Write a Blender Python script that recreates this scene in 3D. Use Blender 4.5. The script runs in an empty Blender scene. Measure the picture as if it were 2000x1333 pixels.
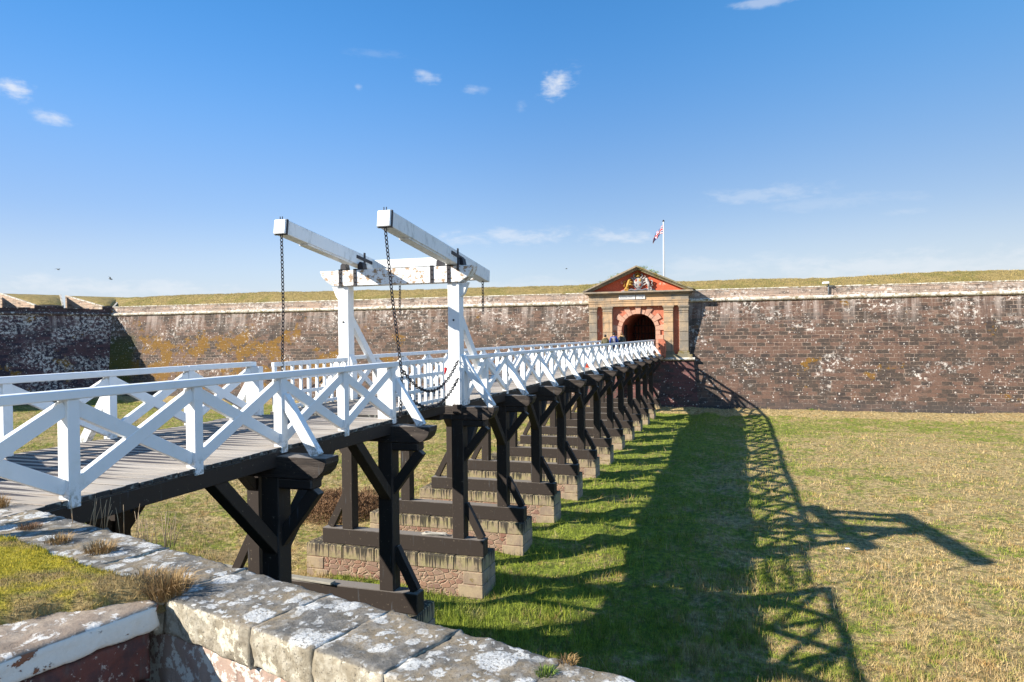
import bpy, bmesh, math, random
import numpy as np
from mathutils import Vector, Matrix, noise
random.seed(7); rng = np.random.default_rng(7)
R = math.radians
sc = bpy.context.scene; COL = sc.collection

# ---------------------------------------------------------------- camera
F, YAW, PITCH, ROLL = 1380.95, .3157, -.0091, -.0111
f = Vector((-math.sin(YAW)*math.cos(PITCH), math.cos(YAW)*math.cos(PITCH), math.sin(PITCH)))
r = Vector((math.cos(YAW), math.sin(YAW), 0)); u = r.cross(f)
r2 = r*math.cos(ROLL)+u*math.sin(ROLL); u2 = -r*math.sin(ROLL)+u*math.cos(ROLL)
cd = bpy.data.cameras.new('camera'); cam = bpy.data.objects.new('camera', cd); COL.objects.link(cam)
cd.sensor_width = 36; cd.lens = 36*F/2000; cd.clip_end = 3000; cd.clip_start = .1
cam.matrix_world = Matrix(((r2.x, u2.x, -f.x, 0), (r2.y, u2.y, -f.y, 0), (r2.z, u2.z, -f.z, 1.75), (0, 0, 0, 1)))
sc.camera = cam

# ---------------------------------------------------------------- light
KX, KY = 1.49, 1.09                                  # ground shift of a shadow per metre of height
SUNEL = math.atan(1/math.hypot(KX, KY)); SUNAZ = math.atan2(-KX, -KY)
sd = bpy.data.lights.new('sun', 'SUN'); sun = bpy.data.objects.new('sun', sd); COL.objects.link(sun)
sd.energy = 5.0; sd.angle = R(.53); sd.color = (1, .93, .82)
sun.rotation_euler = Vector((KX, KY, -1)).to_track_quat('-Z', 'Y').to_euler()
sc.view_settings.view_transform = 'Standard'; sc.view_settings.look = 'None'
sc.view_settings.exposure = 1.12; sc.view_settings.gamma = 1

class NT:
    """small node-tree writer"""
    def __init__(s, tree): s.t = tree; s.n = tree.nodes; s.l = tree.links
    def node(s, kind, **kw):
        n = s.n.new('ShaderNode'+kind)
        for k, v in kw.items(): setattr(n, k, v)
        return n
    def put(s, sock, v):
        if isinstance(v, bpy.types.NodeSocket): s.l.new(v, sock)
        elif isinstance(v, (int, float)): sock.default_value = v if sock.type in ('VALUE', 'INT') else ((v,)*len(sock.default_value) if sock.type == 'VECTOR' else (v, v, v, 1))
        elif v is not None:
            v = tuple(v)
            sock.default_value = v+(1,) if sock.type == 'RGBA' and len(v) == 3 else v
    def m(s, op, a, b=None, c=None, clamp=False):
        n = s.node('Math', operation=op, use_clamp=clamp)
        for i, v in enumerate((a, b, c)):
            if v is not None: s.put(n.inputs[i], v)
        return n.outputs[0]
    def vm(s, op, a, b=None, sc_=None):
        n = s.node('VectorMath', operation=op); s.put(n.inputs[0], a)
        if b is not None: s.put(n.inputs[1], b)
        if sc_ is not None: s.put(n.inputs['Scale'], sc_)
        return n.outputs['Value'] if op in ('DOT_PRODUCT', 'LENGTH', 'DISTANCE') else n.outputs[0]
    def mix(s, fac, a, b, mode='MIX'):
        n = s.node('Mix', data_type='RGBA', blend_type=mode); n.clamp_factor = True
        s.put(n.inputs[0], fac); s.put(n.inputs[6], a); s.put(n.inputs[7], b); return n.outputs[2]
    def noise(s, vec, scale, detail=4, rough=.55, dist=0, out='Fac'):
        n = s.node('TexNoise'); s.put(n.inputs['Vector'], vec)
        for k, v in (('Scale', scale), ('Detail', detail), ('Roughness', rough), ('Distortion', dist)): n.inputs[k].default_value = v
        return n.outputs[out]
    def voro(s, vec, scale, out='Distance', rnd=1):
        n = s.node('TexVoronoi'); s.put(n.inputs['Vector'], vec); n.inputs['Scale'].default_value = scale
        n.inputs['Randomness'].default_value = rnd; return n.outputs[out]
    def step(s, v, a, b):                         # smooth 0..1 between a and b
        n = s.node('MapRange', interpolation_type='SMOOTHSTEP'); s.put(n.inputs[0], v)
        s.put(n.inputs[1], a); s.put(n.inputs[2], b); return n.outputs[0]
    def xyz(s, v):
        n = s.node('SeparateXYZ'); s.put(n.inputs[0], v); return n.outputs
    def comb(s, x, y, z):
        n = s.node('CombineXYZ')
        for i, v in enumerate((x, y, z)): s.put(n.inputs[i], v)
        return n.outputs[0]
    def bump(s, h, strength=.5, dist=.02, normal=None):
        n = s.node('Bump'); n.inputs['Strength'].default_value = strength; n.inputs['Distance'].default_value = dist
        s.put(n.inputs['Height'], h)
        if normal is not None: s.put(n.inputs['Normal'], normal)
        return n.outputs[0]
    def map(s, v, scale): return s.vm('MULTIPLY', v, scale)

# ---------------------------------------------------------------- world
w = bpy.data.worlds.new('World'); sc.world = w; w.use_nodes = True
t = NT(w.node_tree); t.n.clear()
sky = t.node('TexSky', sky_type='NISHITA'); sky.sun_disc = False
sky.sun_elevation = SUNEL; sky.sun_rotation = (-SUNAZ) % (2*math.pi)
sky.altitude = 0; sky.air_density = 1.0; sky.dust_density = .35; sky.ozone_density = 3.0
d = t.node('TexCoord').outputs['Generated']
def dirpx(x, y): return (f+r2*((x-1000)/F)-u2*((y-666.5)/F)).normalized()
CL = [(22, 168, 48, 30, 1.0), (110, 231, 46, 20, .75), (1090, 160, 52, 40, 1.0), (838, 150, 34, 17, .6), (925, 175, 26, 12, .35), (1017, 208, 14, 16, .25), (700, 170, 10, 8, .3),
      (1010, 462, 190, 20, .55), (1190, 462, 120, 17, .55), (1500, 382, 150, 24, .30), (1620, 395, 190, 20, .16), (1500, 4, 80, 11, .45), (740, 105, 60, 14, .12), (1770, 413, 60, 10, .2),
      (1750, 520, 520, 36, .45), (150, 560, 420, 26, .5), (960, 562, 420, 24, .3), (1380, 520, 260, 24, .3)]
dz = t.xyz(d)[2]
dn = t.vm('NORMALIZE', d)
nz = t.noise(t.map(dn, (1, 1, 2.4)), 20, 9, .62, .35)
nz2 = t.noise(t.map(dn, (1, 1, 3.5)), 55, 6, .6)
nzp = t.noise(t.map(dn, (1, 1, 1.25)), 26, 9, .6, .2)
cl = 0.0
for x, y, rx, ry, a in CL:
    c = dirpx(x, y); ex = (dirpx(x+rx, y)-c); ey = (dirpx(x, y-ry)-c)
    rel = t.vm('SUBTRACT', dn, tuple(c))
    px = t.m('MULTIPLY', t.vm('DOT_PRODUCT', rel, tuple(ex.normalized())), 1/ex.length)
    py = t.m('MULTIPLY', t.vm('DOT_PRODUCT', rel, tuple(ey.normalized())), 1/ey.length)
    q = t.m('ADD', t.m('MULTIPLY', px, px), t.m('MULTIPLY', py, py))
    e = t.m('SUBTRACT', 1, t.m('SQRT', q))                               # 1 centre, 0 rim
    e = t.m('ADD', e, t.m('MULTIPLY', t.m('SUBTRACT', nzp if rx/ry < 3 else nz, .5), 2.3 if rx/ry < 3 else 3.2))
    e = t.m('ADD', e, t.m('MULTIPLY', t.m('SUBTRACT', nz2, .5), 1.2))
    k = t.m('MULTIPLY', t.step(e, .0, 1.15), a)
    k = t.m('MULTIPLY', k, t.step(t.m('SQRT', q), 1.7, .7))
    cl = t.m('MAXIMUM', cl, k)
skyc = t.mix(1.0, sky.outputs[0], t.mix(t.step(dz, .10, .46), (.68, .65, .71), (.36, .80, 1.08)), 'MULTIPLY')
azr = t.vm('DOT_PRODUCT', dn, (.95, .31, 0))
skyc = t.mix(1.0, skyc, t.mix(t.step(azr, .0, .65), (1, 1, 1), (1.55, 1.40, 1.28)), 'MULTIPLY')
skyc = t.mix(1.0, skyc, t.mix(t.m('MULTIPLY', t.step(azr, -.05, -.6), t.step(dz, .30, .10)), (1, 1, 1), (.84, .84, .88)), 'MULTIPLY')
hz = t.step(dz, .17, -.02)
skyc = t.mix(t.m('MULTIPLY', hz, .86), skyc, (3.75, 4.15, 4.85))
skyc = t.mix(t.m('MULTIPLY', cl, .8), skyc, (5.2, 5.35, 5.6))
bg = t.node('Background'); t.put(bg.inputs[0], skyc); bg.inputs[1].default_value = .080
t.l.new(bg.outputs[0], t.node('OutputWorld').inputs[0])

# ---------------------------------------------------------------- materials
def material(name, fn, **kw):
    m = bpy.data.materials.new(name); m.use_nodes = True; t = NT(m.node_tree); t.n.clear()
    b = t.node('BsdfPrincipled'); o = t.node('OutputMaterial'); t.l.new(b.outputs[0], o.inputs[0])
    uv = t.node('TexCoord').outputs['UV']; geo = t.node('NewGeometry'); pos = geo.outputs['Position']
    col, rough, nrm = fn(t, uv, pos, geo, **kw)
    t.put(b.inputs['Base Color'], col); t.put(b.inputs['Roughness'], rough)
    if nrm is not None: t.put(b.inputs['Normal'], nrm)
    b.inputs['Specular IOR Level'].default_value = kw.get('spec', .35) if isinstance(kw.get('spec', .35), float) else .35
    return m

def f_paint(t, uv, pos, geo, peel=.0, grime=0.0, base=(.73, .745, .75), spec=.35):
    g = t.noise(t.map(uv, (1.2, 14, 14)), 3, 6, .6)
    g2 = t.noise(pos, 7, 6, .65)
    pl = t.step(t.m('ADD', g2, t.m('MULTIPLY', t.m('SUBTRACT', g, .5), .6)), .74-peel, .76-peel)
    dirt = t.step(t.noise(pos, 2.3, 8, .7), .50, .74); pz = t.xyz(pos)[2]
    foot = t.m('MULTIPLY', t.step(pz, .22, -.08), t.step(t.noise(pos, 16, 6, .7), .46, .60))
    speck = t.step(t.noise(t.map(uv, (4, 22, 22)), 4, 4, .6), .63, .70)
    col = t.mix(t.m('MULTIPLY', dirt, .35), base, (.60, .60, .53))
    col = t.mix(t.m('MULTIPLY', speck, .45), col, (.30, .31, .26))
    col = t.mix(t.m('MULTIPLY', foot, .75), col, (.20, .19, .15))
    if grime: col = t.mix(t.m('MULTIPLY', t.step(t.noise(t.map(pos, (9, 3, 1.2)), 1.6, 6, .7), .50, .72), grime), col, (.22, .24, .22))
    col = t.mix(pl, col, (.33, .22, .13))
    h = t.m('SUBTRACT', t.m('MULTIPLY', g, .35), pl)
    return col, .45, t.bump(h, .35, .006)
def f_tar(t, uv, pos, geo, spec=.35):
    g = t.noise(t.map(uv, (.8, 12, 12)), 4, 7, .65)
    cr = t.step(t.noise(t.map(uv, (1, 30, 30)), 2.2, 3, .6), .62, .7)
    dr = t.step(t.noise(t.map(pos, (14, 14, .8)), 1.4, 5, .6), .63, .72)
    ch = t.step(t.noise(pos, 15, 6, .72), .63, .68)
    up = t.step(t.xyz(geo.outputs['Normal'])[2], .6, .95)
    col = t.mix(t.step(g, .3, .7), (.007, .005, .005), (.046, .032, .024))
    col = t.mix(t.m('MULTIPLY', t.step(t.noise(t.map(uv, (.6, 5, 5)), 1.6, 5, .65), .48, .68), .8), col, (.072, .056, .045))
    col = t.mix(t.m('MULTIPLY', dr, .5), col, (.10, .12, .14))
    col = t.mix(t.m('MULTIPLY', t.step(t.noise(t.map(uv, (2, 26, 26)), 3, 5, .7), .60, .70), .55), col, (.13, .11, .095))
    col = t.mix(t.m('MULTIPLY', ch, .8), col, (.22, .18, .13))
    col = t.mix(t.m('MULTIPLY', up, t.m('MULTIPLY', t.step(g, .34, .58), .85)), col, (.30, .27, .24))
    h = t.m('SUBTRACT', g, t.m('MULTIPLY', cr, .8))
    return col, t.m('ADD', .48, t.m('MULTIPLY', g, .3)), t.bump(h, .6, .01)
def f_deck(t, uv, pos, geo, spec=.2):
    x, y, z = t.xyz(pos)
    g = t.noise(t.map(pos, (1.1, 26, 1)), 3, 7, .65)
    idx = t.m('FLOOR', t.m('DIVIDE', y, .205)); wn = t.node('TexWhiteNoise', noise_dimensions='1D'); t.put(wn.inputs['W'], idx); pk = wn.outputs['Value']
    st = t.m('FRACT', t.m('DIVIDE', y, .205))                        # batten shadow painted as a dark band on every plank, tapering before the edge
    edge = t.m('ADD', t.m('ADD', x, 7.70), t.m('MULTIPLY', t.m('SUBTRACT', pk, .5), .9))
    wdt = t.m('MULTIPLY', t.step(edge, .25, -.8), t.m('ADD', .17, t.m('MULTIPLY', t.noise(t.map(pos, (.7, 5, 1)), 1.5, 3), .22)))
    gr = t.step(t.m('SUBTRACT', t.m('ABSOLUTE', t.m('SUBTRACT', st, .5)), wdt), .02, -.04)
    col = t.mix(g, (.23, .20, .17), (.50, .46, .41))
    col = t.mix(t.step(pk, .3, .7), t.mix(.35, col, (.2, .17, .14)), col)
    col = t.mix(t.m('MULTIPLY', t.step(t.noise(t.map(pos, (.8, 5, 1)), 1.3, 5), .55, .8), .6), col, (.34, .22, .13))
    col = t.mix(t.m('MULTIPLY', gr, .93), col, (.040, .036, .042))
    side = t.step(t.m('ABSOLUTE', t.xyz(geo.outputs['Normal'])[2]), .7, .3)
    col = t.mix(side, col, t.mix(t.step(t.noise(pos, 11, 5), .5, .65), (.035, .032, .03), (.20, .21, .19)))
    h = t.m('SUBTRACT', t.m('MULTIPLY', g, .5), gr)
    return col, .8, t.bump(h, .6, .008)
def f_wall(t, uv, pos, geo, white=.5, moss=0.0, ochre=False, c1=(.124, .073, .053), c2=(.053, .041, .033), mortar=(.44, .33, .26), bw=.68, bh=.295, spec=.2, tones=True, top=4.25):
    x, y, z = t.xyz(pos)
    wob = t.vm('SUBTRACT', t.noise(uv, 1.3, 4, out='Color'), (.5, .5, .5))
    v = t.vm('ADD', uv, t.map(wob, (.22, .075, 0)))
    b = t.node('TexBrick', offset=.5, squash=1.35, squash_frequency=3); t.put(b.inputs['Vector'], v)
    for k, q in (('Scale', 1), ('Brick Width', bw), ('Row Height', bh), ('Mortar Size', .0155), ('Mortar Smooth', .1), ('Bias', -.1)): b.inputs[k].default_value = q
    t.put(b.inputs['Color1'], (0, 0, 0)); t.put(b.inputs['Color2'], (1, 1, 1)); t.put(b.inputs['Mortar'], (.5, .5, .5))
    rb = t.xyz(b.outputs['Color'])[0]                                   # one random value per stone
    big = t.noise(t.map(uv, (.10, .17, 1)), 1, 5, .6); mid = t.noise(uv, 1.6, 6, .65); fine = t.noise(uv, 9, 6, .7); grp = t.noise(t.map(uv, (.28, .42, 1)), 1, 6, .65)
    strk = t.noise(t.map(uv, (1.5, .13, 1)), 1, 6, .65)
    tone = t.m('ADD', t.m('MULTIPLY', grp, 1.7), t.m('MULTIPLY', rb, .75))
    col = t.mix(t.step(tone, 1.04, 1.30), c1, c2)
    col = t.mix(t.m('MULTIPLY', t.step(t.m('ADD', rb, t.m('MULTIPLY', grp, -1.2)), .25, .45), .7), col, tuple(q*1.75 for q in c1))
    col = t.mix(t.m('MULTIPLY', t.step(fine, .46, .74), .38), col, tuple(q*2.0+.015 for q in c1))
    col = t.mix(t.m('MULTIPLY', t.step(t.noise(uv, 16, 4, .7), .52, .66), .45), col, tuple(q*.5 for q in c2))
    mfade = t.step(t.m('ADD', mid, t.m('MULTIPLY', big, .5)), .62, .84)
    col = t.mix(t.m('MULTIPLY', b.outputs['Fac'], t.m('SUBTRACT', 1, t.m('MULTIPLY', mfade, .85))), col, t.mix(t.noise(uv, 3, 4), mortar, tuple(q*.55 for q in mortar)))
    cl2 = t.step(t.noise(t.map(uv, (.9, 1.9, 1)), 1.0, 7, .7), .53, .59)
    col = t.mix(t.m('MULTIPLY', t.m('MULTIPLY', cl2, .62), t.m('SUBTRACT', 1, t.m('MULTIPLY', b.outputs['Fac'], .8))), col, (.030, .024, .024))
    hi = t.step(z, 0.5, top-.2)
    wet = t.m('MULTIPLY', t.step(t.noise(t.map(uv, (.5, .05, 1)), 1, 5, .6), .56, .68), t.step(t.noise(t.map(uv, (6, .4, 1)), 1, 4), .35, .6))
    col = t.mix(t.m('MULTIPLY', wet, .5), col, (.030, .022, .022))
    # pale lime runs under the string course
    runs = t.m('MULTIPLY', t.step(z, top-2.6, top), t.step(strk, .46, .64))
    col = t.mix(t.m('MULTIPLY', runs, .62), col, (.42, .35, .31))
    # lichen spots and crusts
    lv = t.vm('ADD', uv, t.map(t.vm('SUBTRACT', t.noise(uv, 6, 4, out='Color'), (.5, .5, .5)), (.16, .16, 0)))
    vd = t.voro(lv, 3.1)
    vc = t.xyz(t.voro(lv, 3.1, 'Color'))[0]; ga = t.m('MULTIPLY', t.m('SUBTRACT', t.noise(t.map(uv, (.16, .3, 1)), 1, 4), .5), 1.1)
    spot = t.m('MULTIPLY', t.step(vd, .21, .15), t.step(t.m('ADD', vc, ga), .80-.28*white, .82-.28*white))
    vd2 = t.voro(uv, 6.5); vc2 = t.xyz(t.voro(uv, 6.5, 'Color'))[1]
    spot2 = t.m('MULTIPLY', t.step(vd2, .26, .20), t.step(t.m('ADD', vc2, ga), .78-.2*white, .80-.2*white))
    area = t.step(t.m('ADD', t.noise(t.map(uv, (.13, .22, 1)), 1.7, 6, .6), t.m('MULTIPLY', hi, .10)), .62-.20*white, .72-.16*white)
    crust = t.m('MULTIPLY', area, t.step(t.noise(uv, 3.4, 9, .72), .54-.07*white, .60-.05*white))
    lic = t.m('MAXIMUM', t.m('MAXIMUM', t.m('MULTIPLY', spot, .72), t.m('MULTIPLY', spot2, .6)), t.m('MULTIPLY', crust, .85))
    lic = t.m('MULTIPLY', lic, t.m('SUBTRACT', 1, t.m('MULTIPLY', b.outputs['Fac'], .45)))
    if moss or ochre:
        if ochre:
            reg = t.m('MULTIPLY', t.step(x, -18, -42), t.step(z, 4.2, 1.2))
            reg = t.m('MULTIPLY', reg, t.step(z, -5.5, -2))
            reg = t.m('ADD', t.m('MULTIPLY', reg, .128), .01)
        else: reg = moss
        mn = t.m('ADD', t.noise(t.map(uv, (.30, .36, 1)), 1, 8, .74), reg)
        mm = t.m('MULTIPLY', t.step(mn, .640, .672), t.step(t.noise(uv, 5, 5, .7), .34, .46))
        och = t.mix(t.noise(uv, 6, 4), (.10, .048, .006), (.26, .135, .012))
        col = t.mix(t.m('MULTIPLY', mm, .88), col, och)
        if ochre:
            gm = t.m('MULTIPLY', t.step(x, -62.0, -63.2), t.step(t.m('ADD', z, t.m('MULTIPLY', mid, 2)), 3.6, 2.0))
            col = t.mix(t.m('MULTIPLY', gm, .8), col, (.055, .062, .012))
    col = t.mix(lic, col, (.60, .55, .50))
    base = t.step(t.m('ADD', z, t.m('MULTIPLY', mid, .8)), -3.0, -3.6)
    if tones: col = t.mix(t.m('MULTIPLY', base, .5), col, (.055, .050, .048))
    h = t.m('ADD', t.m('MULTIPLY', fine, .5), t.m('MULTIPLY', b.outputs['Fac'], -.9))
    return col, .9, t.bump(h, .8, .04)
def f_stone(t, uv, pos, geo, c1=(.36, .28, .2), c2=(.2, .18, .15), white=.3, spec=.2, sc_=1.0, moss=0.0):
    n = t.noise(pos, 1.1*sc_, 6, .65); fi = t.noise(pos, 14*sc_, 7, .7); st = t.noise(t.map(pos, (3, 3, .35)), 1.2*sc_, 6, .65)
    col = t.mix(t.step(n, .38, .62), c1, c2)
    col = t.mix(t.m('MULTIPLY', t.step(st, .52, .72), .55), col, (.085, .078, .068))
    col = t.mix(t.m('MULTIPLY', t.step(fi, .5, .75), .35), col, tuple(min(.7, c*1.5) for c in c1))
    l = t.m('MULTIPLY', t.step(t.noise(pos, 3.3*sc_, 9, .7), .66-.2*white, .70-.2*white), min(1, white*1.3))
    col = t.mix(l, col, (.60, .57, .50))
    if moss:
        col = t.mix(t.m('MULTIPLY', t.step(t.noise(pos, 2.1*sc_, 7, .7), .62-.2*moss, .66-.2*moss), .8), col, (.16, .12, .03))
    return col, .9, t.bump(t.m('ADD', fi, t.m('MULTIPLY', n, .4)), .6, .03/sc_)
def f_plain(t, uv, pos, geo, col=(.5, .5, .5), rough=.6, var=.25, spec=.3, sc_=8):
    n = t.noise(pos, sc_, 5, .6)
    return t.mix(t.m('MULTIPLY', n, var*1.6), col, tuple(c*.45 for c in col)), rough, t.bump(n, .2, .01)
def f_coping(t, uv, pos, geo, spec=.2, warm=.0):
    p = pos; nzv = t.xyz(geo.outputs['Normal'])
    big = t.noise(p, 2.2, 6, .65); fi = t.noise(p, 42, 8, .75); me = t.noise(p, 11, 7, .7)
    top = t.mix(t.step(big, .38, .60), (.105, .100, .090), (.215, .170, .110))
    top = t.mix(t.m('MULTIPLY', t.step(me, .42, .68), .65), top, (.28, .265, .24))
    top = t.mix(t.m('MULTIPLY', t.step(fi, .50, .70), .60), top, (.045, .045, .048))
    # crustose lichen: rounded pale plates with ragged rims
    wob = t.map(t.vm('SUBTRACT', t.noise(p, 16, 5, .7, out='Color'), (.5, .5, .5)), (.10, .10, .10))
    q = t.vm('ADD', p, wob)
    def plates(s, thr, r0):
        dd = t.voro(q, s); cc = t.xyz(t.voro(q, s, 'Color'))[0]
        rr = t.m('MULTIPLY', t.m('ADD', .45, t.m('MULTIPLY', t.xyz(t.voro(q, s, 'Color'))[1], .6)), r0)
        return t.m('MULTIPLY', t.step(t.m('SUBTRACT', rr, dd), -.03, .05), t.step(cc, thr, thr+.02))
    ar = t.step(t.noise(p, 1.7, 4, .6), .40, .58)
    pl = t.m('MAXIMUM', t.m('MULTIPLY', plates(4.2, .40, .50), 1), t.m('MULTIPLY', plates(9.5, .36, .52), t.m('ADD', .35, t.m('MULTIPLY', ar, .65))))
    pl = t.m('MAXIMUM', pl, t.m('MULTIPLY', plates(23, .62, .5), ar))
    pl = t.m('MULTIPLY', pl, t.step(t.noise(p, 60, 4, .7), .30, .52))
    white = t.mix(t.noise(p, 30, 5), (.44, .44, .43), (.66, .66, .63))
    top = t.mix(t.m('MULTIPLY', pl, .93), top, white)
    side = t.mix(t.step(me, .40, .62), (.25, .215, .155), (.42, .38, .30))
    side = t.mix(t.m('MULTIPLY', t.step(big, .45, .62), .6), side, (.16, .135, .10))
    crust = t.step(t.noise(p, 6.5, 9, .72), .535, .575)
    side = t.mix(t.m('MULTIPLY', crust, .85), side, (.62, .58, .46))
    side = t.mix(t.m('MULTIPLY', t.step(fi, .56, .7), .6), side, (.10, .08, .06))
    pit = t.step(t.voro(q, 34), .20, .10)
    col = t.mix(t.m('MULTIPLY', pit, .7), t.mix(t.step(nzv[2], .45, .80), side, top), (.05, .045, .04))
    h = t.m('ADD', t.m('ADD', t.m('SUBTRACT', t.m('MULTIPLY', fi, .6), t.m('MULTIPLY', pit, .6)), t.m('MULTIPLY', me, .8)), t.m('MULTIPLY', pl, .25))
    return col, .92, t.bump(h, .9, .012)
def f_whitecrust(t, uv, pos, geo, spec=.2):
    nzv = t.xyz(geo.outputs['Normal'])
    me = t.noise(pos, 9, 7, .7); fi = t.noise(pos, 40, 7, .7); big = t.noise(pos, 3.2, 6, .7)
    top = t.mix(t.step(big, .40, .60), (.24, .185, .14), (.33, .27, .21))
    top = t.mix(t.m('MULTIPLY', t.step(fi, .5, .7), .5), top, (.10, .085, .07))
    top = t.mix(t.m('MULTIPLY', t.step(t.noise(pos, 7, 9, .68, .5), .55, .60), .9), top, (.60, .58, .54))
    side = t.mix(t.m('MULTIPLY', fi, .5), (.66, .64, .58), (.40, .39, .34))
    brk = t.step(t.noise(t.map(pos, (1, 1, 1.6)), 3.6, 7, .68), .585, .60)
    side = t.mix(brk, side, (.20, .085, .045))
    col = t.mix(t.step(nzv[2], .55, .82), side, top)
    return col, .9, t.bump(t.m('SUBTRACT', t.m('ADD', me, t.m('MULTIPLY', fi, .5)), brk), .8, .012)
def f_footing(t, uv, pos, geo, spec=.2):
    """rubble with pale mortar, dressed course and quoins stay plainer"""
    x, y, z = t.xyz(pos)
    q = t.vm('ADD', pos, t.map(t.vm('SUBTRACT', t.noise(pos, 4, 4, out='Color'), (.5, .5, .5)), (.2, .2, .1)))
    qq = t.map(q, (1, 1, 1.7))
    e = t.node('TexVoronoi', feature='DISTANCE_TO_EDGE'); t.put(e.inputs['Vector'], qq); e.inputs['Scale'].default_value = 4.2
    cc = t.xyz(t.voro(qq, 4.2, 'Color'))
    rub = t.mix(cc[0], (.20, .085, .058), (.31, .20, .135)); rub = t.mix(t.m('MULTIPLY', cc[1], .4), rub, (.2, .17, .14))
    rub = t.mix(t.m('MULTIPLY', t.step(t.m('ADD', e.outputs[0], t.m('MULTIPLY', t.noise(pos, 6, 5), .10)), .13, .05), .75), rub, (.36, .28, .19))
    fi = t.noise(pos, 20, 6, .7)
    rub = t.mix(t.m('MULTIPLY', t.step(fi, .5, .72), .45), rub, (.15, .11, .085))
    return rub, .9, t.bump(t.m('ADD', t.m('MULTIPLY', t.step(e.outputs[0], .0, .12), .8), t.m('MULTIPLY', fi, .3)), .8, .04)
def f_dripstone(t, uv, pos, geo, spec=.2):
    n = t.noise(pos, 3, 6, .65); fi = t.noise(pos, 18, 6, .7)
    col = t.mix(t.step(n, .4, .6), (.27, .23, .12), (.27, .205, .14))
    col = t.mix(t.m('MULTIPLY', t.step(n, .55, .7), .5), col, (.20, .20, .06)); col = t.mix(t.m('MULTIPLY', t.step(t.noise(pos, 7, 6, .7), .5, .65), .6), col, (.12, .09, .06))
    dr = t.noise(t.comb(t.xyz(pos)[0], t.xyz(pos)[1], 0), 13, 3, .7)
    ln = t.m('ADD', t.m('ADD', dr, t.m('MULTIPLY', t.m('SUBTRACT', t.noise(t.map(pos, (1, 1, 0)), 1.6, 3), .5), .45)), t.m('MULTIPLY', t.m('ADD', t.xyz(pos)[2], 4.22), .42))    # tar runs, longer where the noise is high
    col = t.mix(t.m('MULTIPLY', t.step(ln, .520, .555), .9), col, (.022, .02, .018))
    return col, .9, t.bump(fi, .5, .02)
def grass_color(t, pos, rnd, tip):
    x, y, z = t.xyz(pos)
    big = t.noise(t.map(pos, (1, 1, 0)), .16, 5, .6); mid = t.noise(t.map(pos, (1, 1, 0)), .75, 6, .62); sm = t.noise(t.map(pos, (1, 1, 0)), 3.2, 4, .6)
    lush = t.m('MULTIPLY', t.m('ADD', t.m('MULTIPLY', t.step(x, -.5, -3.2), .6), t.m('MULTIPLY', t.step(x, 4.0, 1.0), .4)), t.step(x, -13.5, -8.0))                     # damp lush grass alongside the bridge
    band = t.m('MULTIPLY', t.step(y, 44, 51), t.step(y, 58.6, 56.5))                       # greener strip near the wall foot
    left = t.step(x, -12, -18)
    g = t.m('ADD', t.m('ADD', t.m('MULTIPLY', lush, .46), t.m('MULTIPLY', band, .17)), t.m('MULTIPLY', left, .12))
    g = t.m('ADD', g, t.m('MULTIPLY', t.m('SUBTRACT', big, .5), 1.1)); g = t.m('ADD', g, t.m('MULTIPLY', t.m('SUBTRACT', mid, .5), 1.5))
    g = t.m('ADD', g, t.m('MULTIPLY', t.m('SUBTRACT', sm, .5), 1.5)); g = t.m('ADD', g, .10)
    g = t.m('SUBTRACT', g, t.m('MULTIPLY', t.step(y, 56.4, 57.6), .8))
    g = t.m('ADD', g, t.m('MULTIPLY', t.m('SUBTRACT', rnd, .5), .5))
    gf = t.step(g, .08, .48)
    straw = t.mix(rnd, (.30, .21, .070), (.68, .51, .265)); rust = (.36, .175, .030)
    straw = t.mix(t.m('MULTIPLY', t.step(t.noise(t.map(pos, (1, 1, 0)), 1.7, 5, .6), .52, .68), .55), straw, rust)
    green = t.mix(rnd, (.110, .150, .012), (.31, .36, .035))
    green = t.mix(t.m('MULTIPLY', left, .5), green, (.24, .24, .04))
    out = t.mix(gf, straw, green)
    clump = t.noise(t.map(pos, (1, 1, 0)), 4.5, 5, .65)
    out = t.mix(t.m('MULTIPLY', t.step(clump, .54, .40), .62), out, t.mix(gf, (.19, .13, .05), (.07, .105, .014)))
    dead = t.step(t.noise(t.map(pos, (1, 1, 0)), 1.1, 6, .7), .57, .66)
    return t.mix(t.m('MULTIPLY', dead, .55), out, t.mix(rnd, (.20, .14, .07), (.48, .36, .20)))
def f_ground(t, uv, pos, geo, spec=.1):
    rnd = t.noise(pos, 17, 6, .75); rnd = t.step(rnd, .3, .7)
    col = grass_color(t, pos, rnd, 1)
    col = t.mix(t.m('MULTIPLY', t.step(t.noise(pos, 6, 6, .7), .55, .38), .65), col, (.06, .065, .012))
    h = t.m('ADD', t.noise(pos, 5, 6, .7), t.m('MULTIPLY', t.noise(pos, 25, 4, .7), .4))
    return col, .95, t.bump(h, 1.0, .12)
def f_blade(t, uv, pos, geo, spec=.1):
    a = t.node('Attribute', attribute_name='rnd').outputs['Fac']
    return grass_color(t, pos, a, 1), .8, None
def f_bank(t, uv, pos, geo, spec=.1, k=1.0):
    a = t.noise(pos, 11, 7, .75); rnd = t.step(a, .3, .7); big = t.noise(t.map(pos, (1, 1, 1)), .4, 6, .65)
    col = t.mix(rnd, (.21, .155, .045), (.46, .34, .135))
    col = t.mix(t.m('MULTIPLY', t.step(t.noise(pos, 2.2, 6, .7), .56, .42), .4), col, (.12, .09, .03))
    col = t.mix(t.m('MULTIPLY', t.step(big, .46, .64), .75), col, t.mix(rnd, (.12, .11, .022), (.25, .22, .05)))
    return col, .95, t.bump(t.m('ADD', t.noise(pos, 3.5, 7, .72), t.m('MULTIPLY', a, .4)), 1.0, .22)
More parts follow.
